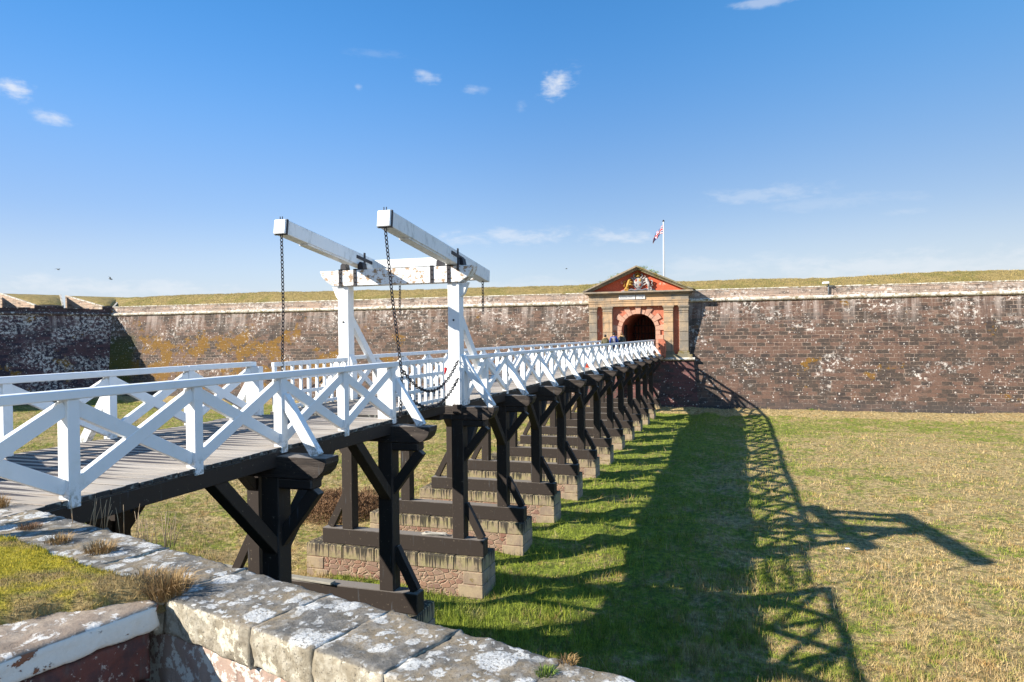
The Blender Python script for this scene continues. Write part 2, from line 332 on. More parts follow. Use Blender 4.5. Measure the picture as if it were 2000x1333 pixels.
def f_mound(t, uv, pos, geo, spec=.1, blade=False):
    rnd = t.node('Attribute', attribute_name='rnd').outputs['Fac'] if blade else t.step(t.noise(pos, 60, 6, .75), .3, .7)
    x, y, z = t.xyz(pos)
    n = t.noise(t.map(pos, (1, 1, 0)), 2.2, 5, .65)
    # the edges of the turf are dry, the middle mossy
    moss = t.step(t.m('ADD', n, t.m('MULTIPLY', t.step(x, -4.0, -5.2), .2)), .50, .68)
    dry = t.mix(rnd, (.20, .13, .045), (.42, .31, .13)); mo = t.mix(rnd, (.26, .21, .012), (.52, .43, .03))
    gr = t.mix(rnd, (.13, .15, .015), (.28, .28, .04))
    col = t.mix(moss, dry, mo); col = t.mix(t.m('MULTIPLY', t.step(t.noise(t.map(pos, (1, 1, 0)), 4.5, 4), .56, .70), .6), col, gr)
    return col, .9, None if blade else t.bump(t.noise(pos, 40, 6, .75), 1.0, .03)
def f_tint(t, uv, pos, geo, a=(.3, .2, .1), b=(.4, .3, .2), spec=.1):
    rnd = t.node('Attribute', attribute_name='rnd').outputs['Fac']
    return t.mix(rnd, a, b), .8, None
def f_flag(t, uv, pos, geo, spec=.2):
    x, y, _ = t.xyz(uv)                              # uv 0..2 x 0..1
    X = t.m('SUBTRACT', x, 1); Y = t.m('SUBTRACT', y, .5); AX = t.m('ABSOLUTE', X); AY = t.m('ABSOLUTE', Y)
    d1 = t.m('ABSOLUTE', t.m('SUBTRACT', AX, t.m('MULTIPLY', AY, 2)))
    col = t.mix(t.step(d1, .25, .24), (.006, .02, .16), (.75, .75, .78))
    col = t.mix(t.step(d1, .09, .08), col, (.55, .008, .02))
    cr = t.m('MINIMUM', AX, AY)
    col = t.mix(t.step(cr, .17, .165), col, (.75, .75, .78)); col = t.mix(t.step(cr, .105, .10), col, (.6, .008, .02))
    return col, .7, None
def f_gate_red(t, uv, pos, geo, a=(.42, .10, .055), spec=.2):
    n = t.noise(pos, 1.3, 7, .68); fi = t.noise(pos, 9, 7, .7)
    col = t.mix(t.step(fi, .35, .7), a, tuple(min(.8, c*1.35+.02) for c in a))
    col = t.mix(t.step(n, .60, .63), col, (.55, .36, .27)); col = t.mix(t.m('MULTIPLY', t.step(n, .42, .36), .4), col, (.22, .12, .10))
    return col, .85, t.bump(fi, .5, .03)

M = {}
M['paint'] = material('white_paint', f_paint, peel=.0)
M['worn'] = material('worn_white_paint', f_paint, peel=.20)
M['mid'] = material('weathered_white_paint', f_paint, peel=.07, grime=.55)
M['tar'] = material('tarred_timber', f_tar)
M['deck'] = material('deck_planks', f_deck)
M['grey_wood'] = material('grey_wood', f_plain, col=(.36, .34, .29), rough=.8, var=.6, sc_=12)
M['iron'] = material('black_iron', f_plain, col=(.022, .02, .026), rough=.5, var=.3)
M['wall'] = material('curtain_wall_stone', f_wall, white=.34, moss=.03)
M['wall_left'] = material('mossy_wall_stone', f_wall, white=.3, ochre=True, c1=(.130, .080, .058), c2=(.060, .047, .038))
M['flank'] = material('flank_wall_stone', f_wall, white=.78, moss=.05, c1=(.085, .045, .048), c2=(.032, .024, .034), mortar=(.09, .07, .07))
M['gbase'] = material('gate_base_stone', f_wall, white=.35, c1=(.13, .055, .05), c2=(.07, .05, .045), mortar=(.14, .11, .09), tones=False)
M['parapet'] = material('parapet_stone', f_wall, white=.8, c1=(.36, .26, .20), c2=(.28, .22, .18), mortar=(.13, .10, .08), bw=.95, bh=.30, tones=False, top=99.)
M['cordon'] = material('string_course_stone', f_stone, c1=(.42, .37, .29), c2=(.34, .28, .22), white=.9, moss=.25)
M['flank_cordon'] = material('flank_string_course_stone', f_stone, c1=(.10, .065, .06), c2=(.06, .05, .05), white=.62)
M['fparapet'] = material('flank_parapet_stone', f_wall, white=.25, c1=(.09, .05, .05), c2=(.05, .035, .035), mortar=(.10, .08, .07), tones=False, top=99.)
M['cheek'] = material('embrasure_stone', f_wall, white=.55, c1=(.40, .29, .21), c2=(.33, .26, .19), mortar=(.2, .16, .12), tones=False, top=99.)
M['sand'] = material('sandstone', f_stone, c1=(.33, .255, .175), c2=(.20, .175, .145), white=.12, spec=.2)
M['sand2'] = material('warm_sandstone', f_stone, c1=(.46, .30, .17), c2=(.29, .225, .16), white=.08)
M['sandm'] = material('mossy_sandstone', f_stone, c1=(.26, .22, .14), c2=(.18, .16, .11), white=.1, moss=.55)
M['pinkst'] = material('pale_pink_stone', f_gate_red, a=(.40, .225, .155))
M['redp'] = material('red_limewash', f_gate_red, a=(.36, .115, .065))
M['redt'] = material('bright_red_tympanum', f_gate_red, a=(.46, .085, .036))
M['dark'] = material('dark_interior', f_plain, col=(.05, .035, .03), rough=.9)
M['dwood'] = material('dark_gate_timber', f_plain, col=(.045, .03, .025), rough=.7, var=.5)
M['cop'] = material('lichen_coping', f_coping)
M['cop_left'] = material('white_edged_coping', f_whitecrust)
M['rub'] = material('foreground_rubble', f_stone, c1=(.34, .25, .20), c2=(.30, .20, .16), white=.75, sc_=3.0)
M['redstone'] = material('red_sandstone_block', f_stone, c1=(.125, .046, .036), c2=(.065, .036, .036), white=.34, sc_=5.0)
M['foot'] = material('footing_rubble', f_footing); M['drip'] = material('tar_streaked_stone', f_dripstone)
M['quoin'] = material('footing_quoin', f_stone, c1=(.33, .255, .165), c2=(.23, .17, .125), white=.15, sc_=2.0, moss=.2)
M['ground'] = material('ditch_grass', f_ground); M['blade'] = material('grass_blade', f_blade)
M['bank'] = material('rampart_turf', f_bank)
M['mound'] = material('moss_turf', f_mound); M['mblade'] = material('moss_blade', f_mound, blade=True)
M['gravel'] = material('gravel', f_plain, col=(.27, .24, .2), rough=.95, var=.6, sc_=40)
M['rust'] = material('dry_tuft', f_tint, a=(.15, .085, .03), b=(.42, .28, .12))
M['stalk'] = material('dry_stalk', f_tint, a=(.24, .14, .08), b=(.50, .38, .23))
M['heath'] = material('brown_shrub', f_tint, a=(.115, .062, .030), b=(.30, .17, .085))
M['twig'] = material('brown_twig', f_plain, col=(.10, .06, .035), rough=.9)
M['greenl'] = material('green_leaf', f_tint, a=(.05, .10, .012), b=(.16, .22, .03))
M['flag'] = material('flag_cloth', f_flag)
M['pole'] = material('white_pole', f_plain, col=(.8, .8, .8), rough=.35, var=.05)
M['gold'] = material('gilding', f_plain, col=(.58, .33, .06), rough=.5, var=.7, sc_=9)
M['silver'] = material('pale_carving', f_plain, col=(.50, .47, .45), rough=.6, var=.7, sc_=9)
M['azure'] = material('blue_carving', f_plain, col=(.17, .17, .20), rough=.6, var=.4)
M['gules'] = material('scarlet_carving', f_plain, col=(.32, .08, .05), rough=.6, var=.3)
M['slab'] = material('white_inscription_slab', f_plain, col=(.66, .64, .62), rough=.8, var=.25)
M['slabm'] = material('grey_incised_marks', f_plain, col=(.28, .29, .33), rough=.9)
M['skin'] = material('skin', f_plain, col=(.50, .30, .21), rough=.6, var=.1)
M['hair'] = material('dark_hair', f_plain, col=(.03, .022, .018), rough=.6)
M['bhair'] = material('brown_hair', f_plain, col=(.17, .085, .035), rough=.6)
M['olive'] = material('olive_coat', f_plain, col=(.13, .115, .06), rough=.9, var=.4)
M['fur'] = material('tan_fur_trim', f_plain, col=(.52, .33, .16), rough=.95, var=.5, sc_=30)
M['blue'] = material('blue_jacket', f_plain, col=(.02, .055, .28), rough=.7, var=.3)
M['greyp'] = material('grey_backpack', f_plain, col=(.30, .27, .30), rough=.8, var=.4)
M['dgreen'] = material('dark_green_coat', f_plain, col=(.055, .062, .055), rough=.9, var=.4)
M['jeans'] = material('dark_trousers', f_plain, col=(.04, .045, .07), rough=.9)
M['maroon'] = material('maroon_trousers', f_plain, col=(.14, .03, .03), rough=.9)
M['red'] = material('red_plastic', f_plain, col=(.62, .015, .015), rough=.4, var=.1)
M['orange'] = material('orange_plastic', f_plain, col=(.70, .09, .03), rough=.5, var=.1)
M['white'] = material('white_plastic', f_plain, col=(.8, .8, .8), rough=.4, var=.1)
M['gull'] = material('gull_grey', f_plain, col=(.18, .2, .22), rough=.8)
M['rope'] = material('pale_rope', f_plain, col=(.42, .40, .36), rough=.9, var=.5, sc_=40)

# ---------------------------------------------------------------- mesh helpers
class MB:
    def __init__(s): s.bm = bmesh.new(); s.uv = s.bm.loops.layers.uv.new('UVMap')
    def faceuv(s, fs, done=None):
        for fc in fs:
            n = fc.normal; ax = max(range(3), key=lambda i: abs(n[i]))
            for l in fc.loops:
                c = l.vert.co
                l[s.uv].uv = (c.x, c.y) if ax == 2 else ((c.x, c.z) if ax == 1 else (c.y, c.z))
    def box(s, x0, x1, y0, y1, z0, z1, bev=0, taper=None):
        vs = [s.bm.verts.new((x, y, z)) for x in (x0, x1) for y in (y0, y1) for z in (z0, z1)]
        fs = [s.bm.faces.new([vs[i] for i in q]) for q in ((0, 1, 3, 2), (4, 6, 7, 5), (0, 4, 5, 1), (2, 3, 7, 6), (0, 2, 6, 4), (1, 5, 7, 3))]
        if bev:
            es = list({e for fc in fs for e in fc.edges})
            rr = bmesh.ops.bevel(s.bm, geom=es, offset=bev, segments=1, affect='EDGES'); fs = [q for q in set(rr['faces'])|set(x for x in fs if x.is_valid)]
        for fc in fs: fc.normal_update()
        s.faceuv(fs); return s
    def beam(s, p0, p1, w, h, up=(0, 0, 1), bev=.008, off=None):
        """timber from p0 to p1; w across, h along 'up'; uv.x runs with the grain"""
        p0 = Vector(p0); p1 = Vector(p1); a = (p1-p0); L = a.length; a.normalize()
        sx = a.cross(Vector(up)).normalized(); uz = sx.cross(a).normalized()
        if off is None: off = random.random()*7
        vs = [s.bm.verts.new(p0+a*(L*i)+sx*(w*(j-.5))+uz*(h*(k-.5))) for i in (0, 1) for j in (0, 1) for k in (0, 1)]
        fs = [s.bm.faces.new([vs[i] for i in q]) for q in ((0, 1, 3, 2), (4, 6, 7, 5), (0, 4, 5, 1), (2, 3, 7, 6), (0, 2, 6, 4), (1, 5, 7, 3))]
        if bev:
            es = list({e for fc in fs for e in fc.edges})
            rr = bmesh.ops.bevel(s.bm, geom=es, offset=bev, segments=1, affect='EDGES'); fs = list(set(rr['faces'])|set(x for x in fs if x.is_valid))
        for fc in fs:
            fc.normal_update()
            side = abs(fc.normal.dot(sx)) > abs(fc.normal.dot(uz))
            for l in fc.loops:
                v = l.vert.co-p0; l[s.uv].uv = (v.dot(a)+off, (v.dot(uz) if side else v.dot(sx)+.7)+off)
        return s
    def prism(s, pts, axis, a, b):
        """polygon pts (2D) extruded along axis from a to b"""
        def P(p, v): return {'x': (v, p[0], p[1]), 'y': (p[0], v, p[1]), 'z': (p[0], p[1], v)}[axis]
        A = [s.bm.verts.new(P(p, a)) for p in pts]; B = [s.bm.verts.new(P(p, b)) for p in pts]; n = len(pts)
        fs = [s.bm.faces.new(A), s.bm.faces.new(B[::-1])]+[s.bm.faces.new((A[i], B[i], B[(i+1) % n], A[(i+1) % n])) for i in range(n)]
        for fc in fs: fc.normal_update()
        s.faceuv(fs); return s
    def poly(s, pts):
        fc = s.bm.faces.new([s.bm.verts.new(p) for p in pts]); fc.normal_update(); s.faceuv([fc]); return fc
    def tube(s, pts, rads, n=8, cap=True):
        rings = []
        for i, p in enumerate(pts):
            p = Vector(p); q = Vector(pts[min(i+1, len(pts)-1)])-Vector(pts[max(i-1, 0)]); q.normalize()
            sx = q.cross(Vector((0, 0, 1)) if abs(q.z) < .9 else Vector((0, 1, 0))).normalized(); sy = q.cross(sx)
            rr = rads[i] if hasattr(rads, '__len__') else rads
            rings.append([s.bm.verts.new(p+sx*rr*math.cos(2*math.pi*k/n)+sy*rr*math.sin(2*math.pi*k/n)) for k in range(n)])
        fs = [s.bm.faces.new((A[k], A[(k+1) % n], B[(k+1) % n], B[k])) for A, B in zip(rings, rings[1:]) for k in range(n)]
        if cap: fs += [s.bm.faces.new(rings[0][::-1]), s.bm.faces.new(rings[-1])]
        for fc in fs: fc.normal_update(); fc.smooth = True
        s.faceuv(fs); return s
    def torus(s, c, ax, nrm, L, W, rr, n=10, m=5):
        """oval chain link, long axis ax, lying in the plane with normal nrm"""
        ax = Vector(ax).normalized(); nrm = Vector(nrm); nrm = (nrm-ax*nrm.dot(ax)).normalized(); b = ax.cross(nrm); c = Vector(c)
        rings = []
        for i in range(n):
            th = 2*math.pi*i/n; q = ax*(L*math.cos(th))+b*(W*math.sin(th)); d = (ax*(L*math.cos(th))/L+b*math.sin(th)).normalized()
            rings.append([s.bm.verts.new(c+q+d*rr*math.cos(2*math.pi*k/m)+nrm*rr*math.sin(2*math.pi*k/m)) for k in range(m)])
        for i in range(n):
            A = rings[i]; B = rings[(i+1) % n]
            for k in range(m): s.bm.faces.new((A[k], A[(k+1) % m], B[(k+1) % m], B[k])).smooth = True
        return s
    def ell(s, c, rx, ry, rz, seg=12, rings=8, smooth=True):
        mt = Matrix.Translation(Vector(c)) @ Matrix.Diagonal((rx, ry, rz, 1))
        rr = bmesh.ops.create_uvsphere(s.bm, u_segments=seg, v_segments=rings, radius=1, matrix=mt)
        for v in rr['verts']:
            for fc in v.link_faces: fc.smooth = smooth
        return s

def link(name, me, mat, parent=None):
    o = bpy.data.objects.new(name, me); COL.objects.link(o)
    if mat is not None: me.materials.append(mat)
    if parent is not None: o.parent = parent
    return o
def worldloc(o):
    v = Vector((0, 0, 0))
    while o is not None: v = v+Vector(o.location); o = o.parent
    return v
def part(name, mb, mat, parent=None, origin=None, smooth=False):
    """mesh written in scene coordinates; its object keeps the parent's origin, or gets its own"""
    bmesh.ops.recalc_face_normals(mb.bm, faces=mb.bm.faces[:])
    base = worldloc(parent) if parent is not None else Vector(origin or (0, 0, 0))
    bmesh.ops.translate(mb.bm, verts=mb.bm.verts[:], vec=-base)
    me = bpy.data.meshes.new(name); mb.bm.to_mesh(me); mb.bm.free()
    if smooth:
        for p in me.polygons: p.use_smooth = True
    o = link(name, me, mat, parent)
    if parent is None: o.location = base
    return o
def tag(o, label=None, cat=None, group=None, kind=None):
    for k, v in (('label', label), ('category', cat), ('group', group), ('kind', kind)):
        if v: o[k] = v
    return o
def thing(name, loc, label, cat, group=None):
    o = bpy.data.objects.new(name, None); o.empty_display_size = .3; COL.objects.link(o); o.location = loc
    return tag(o, label, cat, group)
def copy_tree(o, parent=None):
    c = o.copy(); COL.objects.link(c); c.parent = parent
    for ch in o.children: copy_tree(ch, c)
    return c
def numesh(name, verts, faces, mat, rnd=None, smooth=False, nv=3):
    me = bpy.data.meshes.new(name); n = len(verts); k = len(faces)
    me.vertices.add(n); me.vertices.foreach_set('co', np.asarray(verts, dtype=np.float32).ravel())
    me.loops.add(k*nv); me.loops.foreach_set('vertex_index', np.asarray(faces, dtype=np.int32).ravel())
    me.polygons.add(k); me.polygons.foreach_set('loop_start', np.arange(0, k*nv, nv, dtype=np.int32)); me.polygons.foreach_set('loop_total', np.full(k, nv, dtype=np.int32))
    me.update(calc_edges=True)
    if smooth: me.polygons.foreach_set('use_smooth', np.ones(k, dtype=bool))
    if rnd is not None:
        a = me.attributes.new('rnd', 'FLOAT', 'POINT'); a.data.foreach_set('value', np.asarray(rnd, dtype=np.float32))
    return me
def grid_mesh(name, xs, ys, zf, mat, parent=None, keep=None):
    X, Y = np.meshgrid(xs, ys); Z = zf(X, Y); V = np.stack([X, Y, Z], -1).reshape(-1, 3); nx = len(xs); ny = len(ys)
    i, j = np.meshgrid(np.arange(nx-1), np.arange(ny-1)); a = (j*nx+i).ravel()
    Fc = np.stack([a, a+1, a+nx+1, a+nx], -1)
    if keep is not None: Fc = Fc[keep(X, Y).ravel()[Fc].all(axis=1)]
    return link(name, numesh(name, V, Fc, None, smooth=True, nv=4), mat, parent)

# value noise on arrays
def vnoise(X, Y, seed=0):
    rs = np.random.default_rng(seed); T = rs.random((256, 256))
    xi = np.floor(X).astype(int); yi = np.floor(Y).astype(int); fx = X-xi; fy = Y-yi
    fx = fx*fx*(3-2*fx); fy = fy*fy*(3-2*fy)
    g = lambda a, b: T[a % 256, b % 256]
    return (g(xi, yi)*(1-fx)+g(xi+1, yi)*fx)*(1-fy)+(g(xi, yi+1)*(1-fx)+g(xi+1, yi+1)*fx)*fy-.5
def fbm(X, Y, seed=0, o=4): return sum(vnoise(X*2**k, Y*2**k, seed+k)/2**k for k in range(o))
sm = lambda v, a, b: (lambda q: q*q*(3-2*q))(np.clip((v-a)/(b-a), 0, 1))

# ================================================================= SETTING
def zground(X, Y):
    return -5.0+.25*np.clip((Y-20)/36, 0, 1)+.42*sm(Y, 55.5, 59.2)+.16*fbm(X*.22, Y*.22, 3)+.22*fbm(X*.75, Y*.75, 9)*(1-.75*sm(X, -1.5, 1.5))+.05*fbm(X*2.6, Y*2.6, 19, 2)
def axis(a, b, near, st, far):                                     # steps that widen away from 'near'
    out = [near]; s = st
    while out[-1] < b: out.append(out[-1]+s); s = min(far, s*1.035)
    lo = [near]; s = st
    while lo[-1] > a: lo.append(lo[-1]-s); s = min(far, s*1.035)
    return np.array(lo[::-1][:-1]+out)
g = grid_mesh('ditch_ground', axis(-160, 160, -4, .16, 1.2), axis(-60, 64, 16, .14, .5), zground, M['ground']); g['kind'] = 'structure'
g = grid_mesh('distant_land', np.linspace(-2500, 2500, 60), np.linspace(-2500, 2500, 60), lambda X, Y: -9+0*X, M['bank']); g['kind'] = 'structure'

WT, WB = 60.62, 59.12                                             # wall face: Y at the string course and at the foot
def curtain(x0, x1, mat, label):
    cx = (x0+x1)/2
    T = thing('curtain_wall', (cx, 60, -4.6), label, 'fortress wall')
    m = MB(); fc = m.poly([(x0, WB-.1, -5.1), (x1, WB-.1, -5.1), (x1, WT, 4.27), (x0, WT, 4.27)])
    part('wall_face', m, mat, T)
    m = MB(); n = 10                                              # half-round string course laid in stones with slight steps
    x = x0
    while x < x1-.01:
        L = min(random.uniform(.7, 1.3), x1-x); dy = random.uniform(-.015, .015); r0 = .165+random.uniform(-.012, .012)
        pts = [(WT-.02+dy-r0*1.1*math.cos(a), 4.43+r0*math.sin(a)) for a in [(-math.pi/2+math.pi*k/n) for k in range(n+1)]]+[(WT+.3, 4.43+r0), (WT+.3, 4.43-r0)]
        m.prism(pts, 'x', x+.004, x+L-.004); x += L
    part('string_course', m, M['cordon'], T)
    m = MB(); m.box(x0, x1, WT+.1, WT+.8, 4.55, 5.24)
    part('parapet', m, M['parapet'], T)
    m = MB(); x = x0
    while x < x1-.01:
        L = min(random.uniform(.8, 1.5), x1-x); m.box(x+.004, x+L-.004, WT+.06+random.uniform(-.01, .01), WT+.85, 5.24, 5.33+random.uniform(-.008, .012), .012); x += L
    part('coping', m, M['cordon'], T)
    return T
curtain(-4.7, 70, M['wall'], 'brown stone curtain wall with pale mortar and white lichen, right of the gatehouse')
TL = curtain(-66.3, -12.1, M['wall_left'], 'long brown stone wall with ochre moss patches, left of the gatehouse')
# turf bank above the walls
def bankz(X, Y):
    top = 6.42+.30*sm(X, -20, -62)-.05*sm(X, -30, 0)+.08*sm(X, 8, 25)+.28*fbm(X*.12, Y*.05, 21, 5)
    return 5.22+(top-5.22)*sm(Y, 60.9, 65.2)**.8+.10*fbm(X*1.4, Y*1.4, 5)
b = grid_mesh('turf_bank', np.arange(-71, 74, .3), np.concatenate([np.arange(61.3, 66, .25), np.arange(66, 90, 2)]), bankz, M['bank']); b['kind'] = 'structure'

# ---- bastion flank, running from the corner towards the left foreground
C0 = Vector((-66.3, 60.62, 0)); FD = Vector((-.438, -.899, 0)); FN = Vector((.899, -.438, 0))
def fl(uu, out, z): p = C0+FD*uu+FN*out; return (p.x, p.y, z)
T = thing('bastion_wall', fl(15, 0, -4.8), 'dark shaded bastion wall blotched with white lichen, at the far left', 'fortress wall')
m = MB()
def fquad(m, ps, us):
    fc = m.bm.faces.new([m.bm.verts.new(p) for p in ps])
    for l, q in zip(fc.loops, us): l[m.uv].uv = q
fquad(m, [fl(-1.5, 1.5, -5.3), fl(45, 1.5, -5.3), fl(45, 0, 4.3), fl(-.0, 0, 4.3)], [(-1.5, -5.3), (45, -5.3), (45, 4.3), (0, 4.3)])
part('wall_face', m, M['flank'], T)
m = MB(); uu = 0
while uu < 45:
    L = random.uniform(.7, 1.3); n = 8; A = []; B = []
    for k in range(n+1):
        a = -math.pi/2+math.pi*k/n; A.append(fl(uu+.01, .17*math.cos(a), 4.46+.17*math.sin(a))); B.append(fl(uu+L-.01, .17*math.cos(a), 4.46+.17*math.sin(a)))
    for k in range(n): m.poly([A[k], B[k], B[k+1], A[k+1]])
    uu += L
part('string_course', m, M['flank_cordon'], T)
def hexa(m, b4, t4):
    vb = [m.bm.verts.new(p) for p in b4]; vt = [m.bm.verts.new(p) for p in t4]
    fs = [m.bm.faces.new(vb), m.bm.faces.new(vt)]+[m.bm.faces.new((vb[i], vb[(i+1) % 4], vt[(i+1) % 4], vt[i])) for i in range(4)]
    for q in fs: q.normal_update()
    m.faceuv(fs)
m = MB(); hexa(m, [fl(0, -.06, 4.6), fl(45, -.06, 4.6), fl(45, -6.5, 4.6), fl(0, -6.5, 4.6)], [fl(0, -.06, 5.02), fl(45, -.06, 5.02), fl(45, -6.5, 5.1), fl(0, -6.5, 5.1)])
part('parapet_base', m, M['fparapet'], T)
for uu in (7.6, 8.8, 2.2, 3.4, 12): m = MB(); hexa(m, [fl(uu, .02, 5.02), fl(uu+1.1, .02, 5.02), fl(uu+1.1, -.6, 5.02), fl(uu, -.6, 5.02)], [fl(uu, .02, 5.10), fl(uu+1.1, .02, 5.10), fl(uu+1.1, -.6, 5.10), fl(uu, -.6, 5.10)]); part('sill_slab', m, M['flank_cordon'], T)
def merlon(u0, u1, ub0, ub1, zb, name):
    """front edge u0..u1 on the wall line, back edge ub0..ub1 six metres in; stone cheeks and a turf top"""
    m = MB(); D = -6.0
    hexa(m, [fl(u0, -.04, 5.0), fl(u1, -.04, 5.0), fl(ub1, D, 5.0), fl(ub0, D, 5.0)], [fl(u0, -.04, 5.32), fl(u1, -.04, 5.32), fl(ub1, D, zb), fl(ub0, D, zb)])
    me = part(name, m, M['cheek'], T)
    m = MB(); hexa(m, [fl(u0+.02, -.03, 4.98), fl(u1-.02, -.03, 4.98), fl(u1-.02, -.3, 4.98), fl(u0+.02, -.3, 4.98)], [fl(u0+.02, -.02, 5.30), fl(u1-.02, -.02, 5.30), fl(u1-.02, -.3, 5.30), fl(u0+.02, -.3, 5.30)])
    part('front_course', m, M['fparapet'], me)
    m = MB(); n = 14; k = 10; G = []
    for i in range(n+1):
        row = []
        for j in range(k+1):
            s = i/n; q = j/k; a = u0+.12+(u1-.24-u0)*q; bb = ub0+.12+(ub1-.24-ub0)*q; uu = a+(bb-a)*s
            zz = 5.32+(zb-5.32)*s+.02+(.30*math.sin(math.pi*q)**.6*math.sin(math.pi*min(1, s*1.15+.03))**.5)+.06*noise.noise(Vector((uu*1.7, s*9, 3)))
            row.append(m.bm.verts.new(fl(uu, -.15+(D+.15)*s, zz)))
        G.append(row)
    for i in range(n):
        for j in range(k): m.bm.faces.new((G[i][j], G[i][j+1], G[i+1][j+1], G[i+1][j])).smooth = True
    part('turf_top', m, M['bank'], me)
    for a, bb in ((u0, ub0), (u1, ub1)):
        m = MB(); s = .18 if a == u0 else -.18
        hexa(m, [fl(a, 0, 5.30), fl(a+s, 0, 5.30), fl(bb+s, D, zb-.02), fl(bb, D, zb-.02)], [fl(a-.02*s, 0.01, 5.40), fl(a+s, 0.01, 5.40), fl(bb+s, D, zb+.08), fl(bb-.02*s, D, zb+.08)])
        part('cheek_coping', m, M['cordon'], me)
# u grows towards the camera's left
merlon(4.6, 7.25, 3.4, 9.1, 6.75, 'merlon')
merlon(10.6, 14.5, 9.7, 15.5, 6.75, 'merlon')
merlon(-.3, .95, -3.0, 3.0, 6.7, 'merlon')
m = grid_mesh('bastion_turf', np.arange(-120, -66, .8), np.arange(62, 90, 1.), lambda X, Y: 4.95+.1*fbm(X*.2, Y*.2, 8), M['bank']); m['kind'] = 'structure'

# ================================================================= GATEHOUSE
G = thing('gatehouse', (-8.38, 60, -4.6), 'sandstone gatehouse with red pediment, royal arms and arched gateway at the bridge end', 'gatehouse')
GX0, GX1, GC = -12.5, -4.24, -8.36
def arch_pts(r, n=20): return [(GC+r*math.cos(math.pi*k/n), 1.98+r*math.sin(math.pi*k/n)) for k in range(n+1)]
AR = 1.43
# red panel with the arched opening (ring of quads)
m = MB(); n = 24; px0, px1, pz1 = GX0+.2, GX1-.2, 4.05
inner = [(GC-AR, -.5)]+[(GC-AR*math.cos(math.pi*k/n), 1.98+AR*math.sin(math.pi*k/n)) for k in range(n+1)]+[(GC+AR, -.5)]
def toedge(p):
    dx, dz_ = p[0]-GC, max(.01, p[1]-1.98)
    if p[1] <= 1.98: return (px0 if dx < 0 else px1, p[1])
    s = min((px1-GC)/abs(dx) if abs(dx) > 1e-6 else 1e9, (pz1-1.98)/dz_); return (GC+dx*s, 1.98+dz_*s)
outer = [toedge(p) for p in inner]
for i in range(len(inner)-1): m.poly([(inner[i][0], 60, inner[i][1]), (inner[i+1][0], 60, inner[i+1][1]), (outer[i+1][0], 60, outer[i+1][1]), (outer[i][0], 60, outer[i][1])])
for sx in (-1, 1):
    cx = px0 if sx < 0 else px1
    A = [o for o in outer if (o[0]-GC)*sx > 0]
    m.poly([(cx, 60, 1.98), (cx, 60, pz1), (GC+sx*min((px1-GC), 2.07*(px1-GC)/2.07), 60, pz1)]) if False else None
m.box(px0, px1, 60.012, 60.3, 3.45, 4.05)
m.box(px0, GC-AR, 60.012, 60.3, -.5, 4.04); m.box(GC+AR, px1, 60.012, 60.3, -.5, 4.04)
part('wall_panel', m, M['redp'], G)
# stepped arch surround
nb = 13; msur = {-1: MB(), 1: MB()}
for k in range(nb):
    if k == 6: continue
    m = msur[1 if k < 6 else -1]
    a0 = math.pi*k/nb+.012; a1 = math.pi*(k+1)/nb-.012; ro = 2.18 if k % 2 == 0 else 1.78
    pts = [(GC+AR*math.cos(a0), 1.98+AR*math.sin(a0)), (GC+ro*math.cos(a0), 1.98+ro*math.sin(a0)), (GC+ro*math.cos(a1), 1.98+ro*math.sin(a1)), (GC+AR*math.cos((a0+a1)/2), 1.98+AR*math.sin((a0+a1)/2)*1.0) if False else (GC+AR*math.cos(a1), 1.98+AR*math.sin(a1))]
    m.prism(pts, 'y', 59.90, 60.05)
for sx in (-1, 1):
    m = msur[sx]
    for k in range(6):
        z0 = -.3+k*.38; ww = .62 if k % 2 == 0 else .38
        xa = GC+sx*AR; m.box(min(xa, xa+sx*ww), max(xa, xa+sx*ww), 59.90, 60.05, z0+.012, z0+.37)
    part('arch_surround', m, M['pinkst'], G)
m = MB(); m.prism([(GC-.17, 3.38), (GC+.17, 3.38), (GC+.24, 4.02), (GC-.24, 4.02)], 'y', 59.80, 60.04); part('keystone', m, M['pinkst'], G)
m = MB()                                                          # barrel-vaulted passage behind the arch
R0 = [(GC-AR, -.1)]+[(GC-AR*math.cos(math.pi*k/20), 1.98+AR*math.sin(math.pi*k/20)) for k in range(21)]+[(GC+AR, -.1)]
for (a, bq) in zip(R0, R0[1:]): m.poly([(a[0], 60, a[1]), (bq[0], 60, bq[1]), (bq[0], 68, bq[1]), (a[0], 68, a[1])])
m.box(GC-3, GC+3, 68, 68.3, -.2, 4)
part('passage', m, M['redp'], G)
m = MB(); m.box(GC-AR, GC+AR, 59.5, 70, -.25, -.03); part('passage_floor', m, M['gravel'], G)
for sx in (-1, 1):                                                # the two leaves of the gate folded open inside
    m = MB(); x = GC+sx*(AR-.10)
    m.box(x-.04, x+.04, 61.0, 62.35, 0, 2.5)
    for zz in (.4, 1.2, 2.0): m.box(x-.055, x+.055, 61.05, 62.3, zz, zz+.12)
    lf = part('gate_leaf', m, M['dwood'], G)
m = MB()
for i in range(9):
    x = GC-1.2+i*.3; m.box(x-.03, x+.03, 66.4, 66.46, 0, 3.1)
for zz in (.3, 1.0, 1.7, 2.4): m.box(GC-AR, GC+AR, 66.38, 66.4, zz, zz+.07)
part('inner_grille', m, M['iron'], G)
PX = [(-12.5, -11.83), (-11.33, -10.52), (-6.23, -5.47), (-4.98, -4.24)]
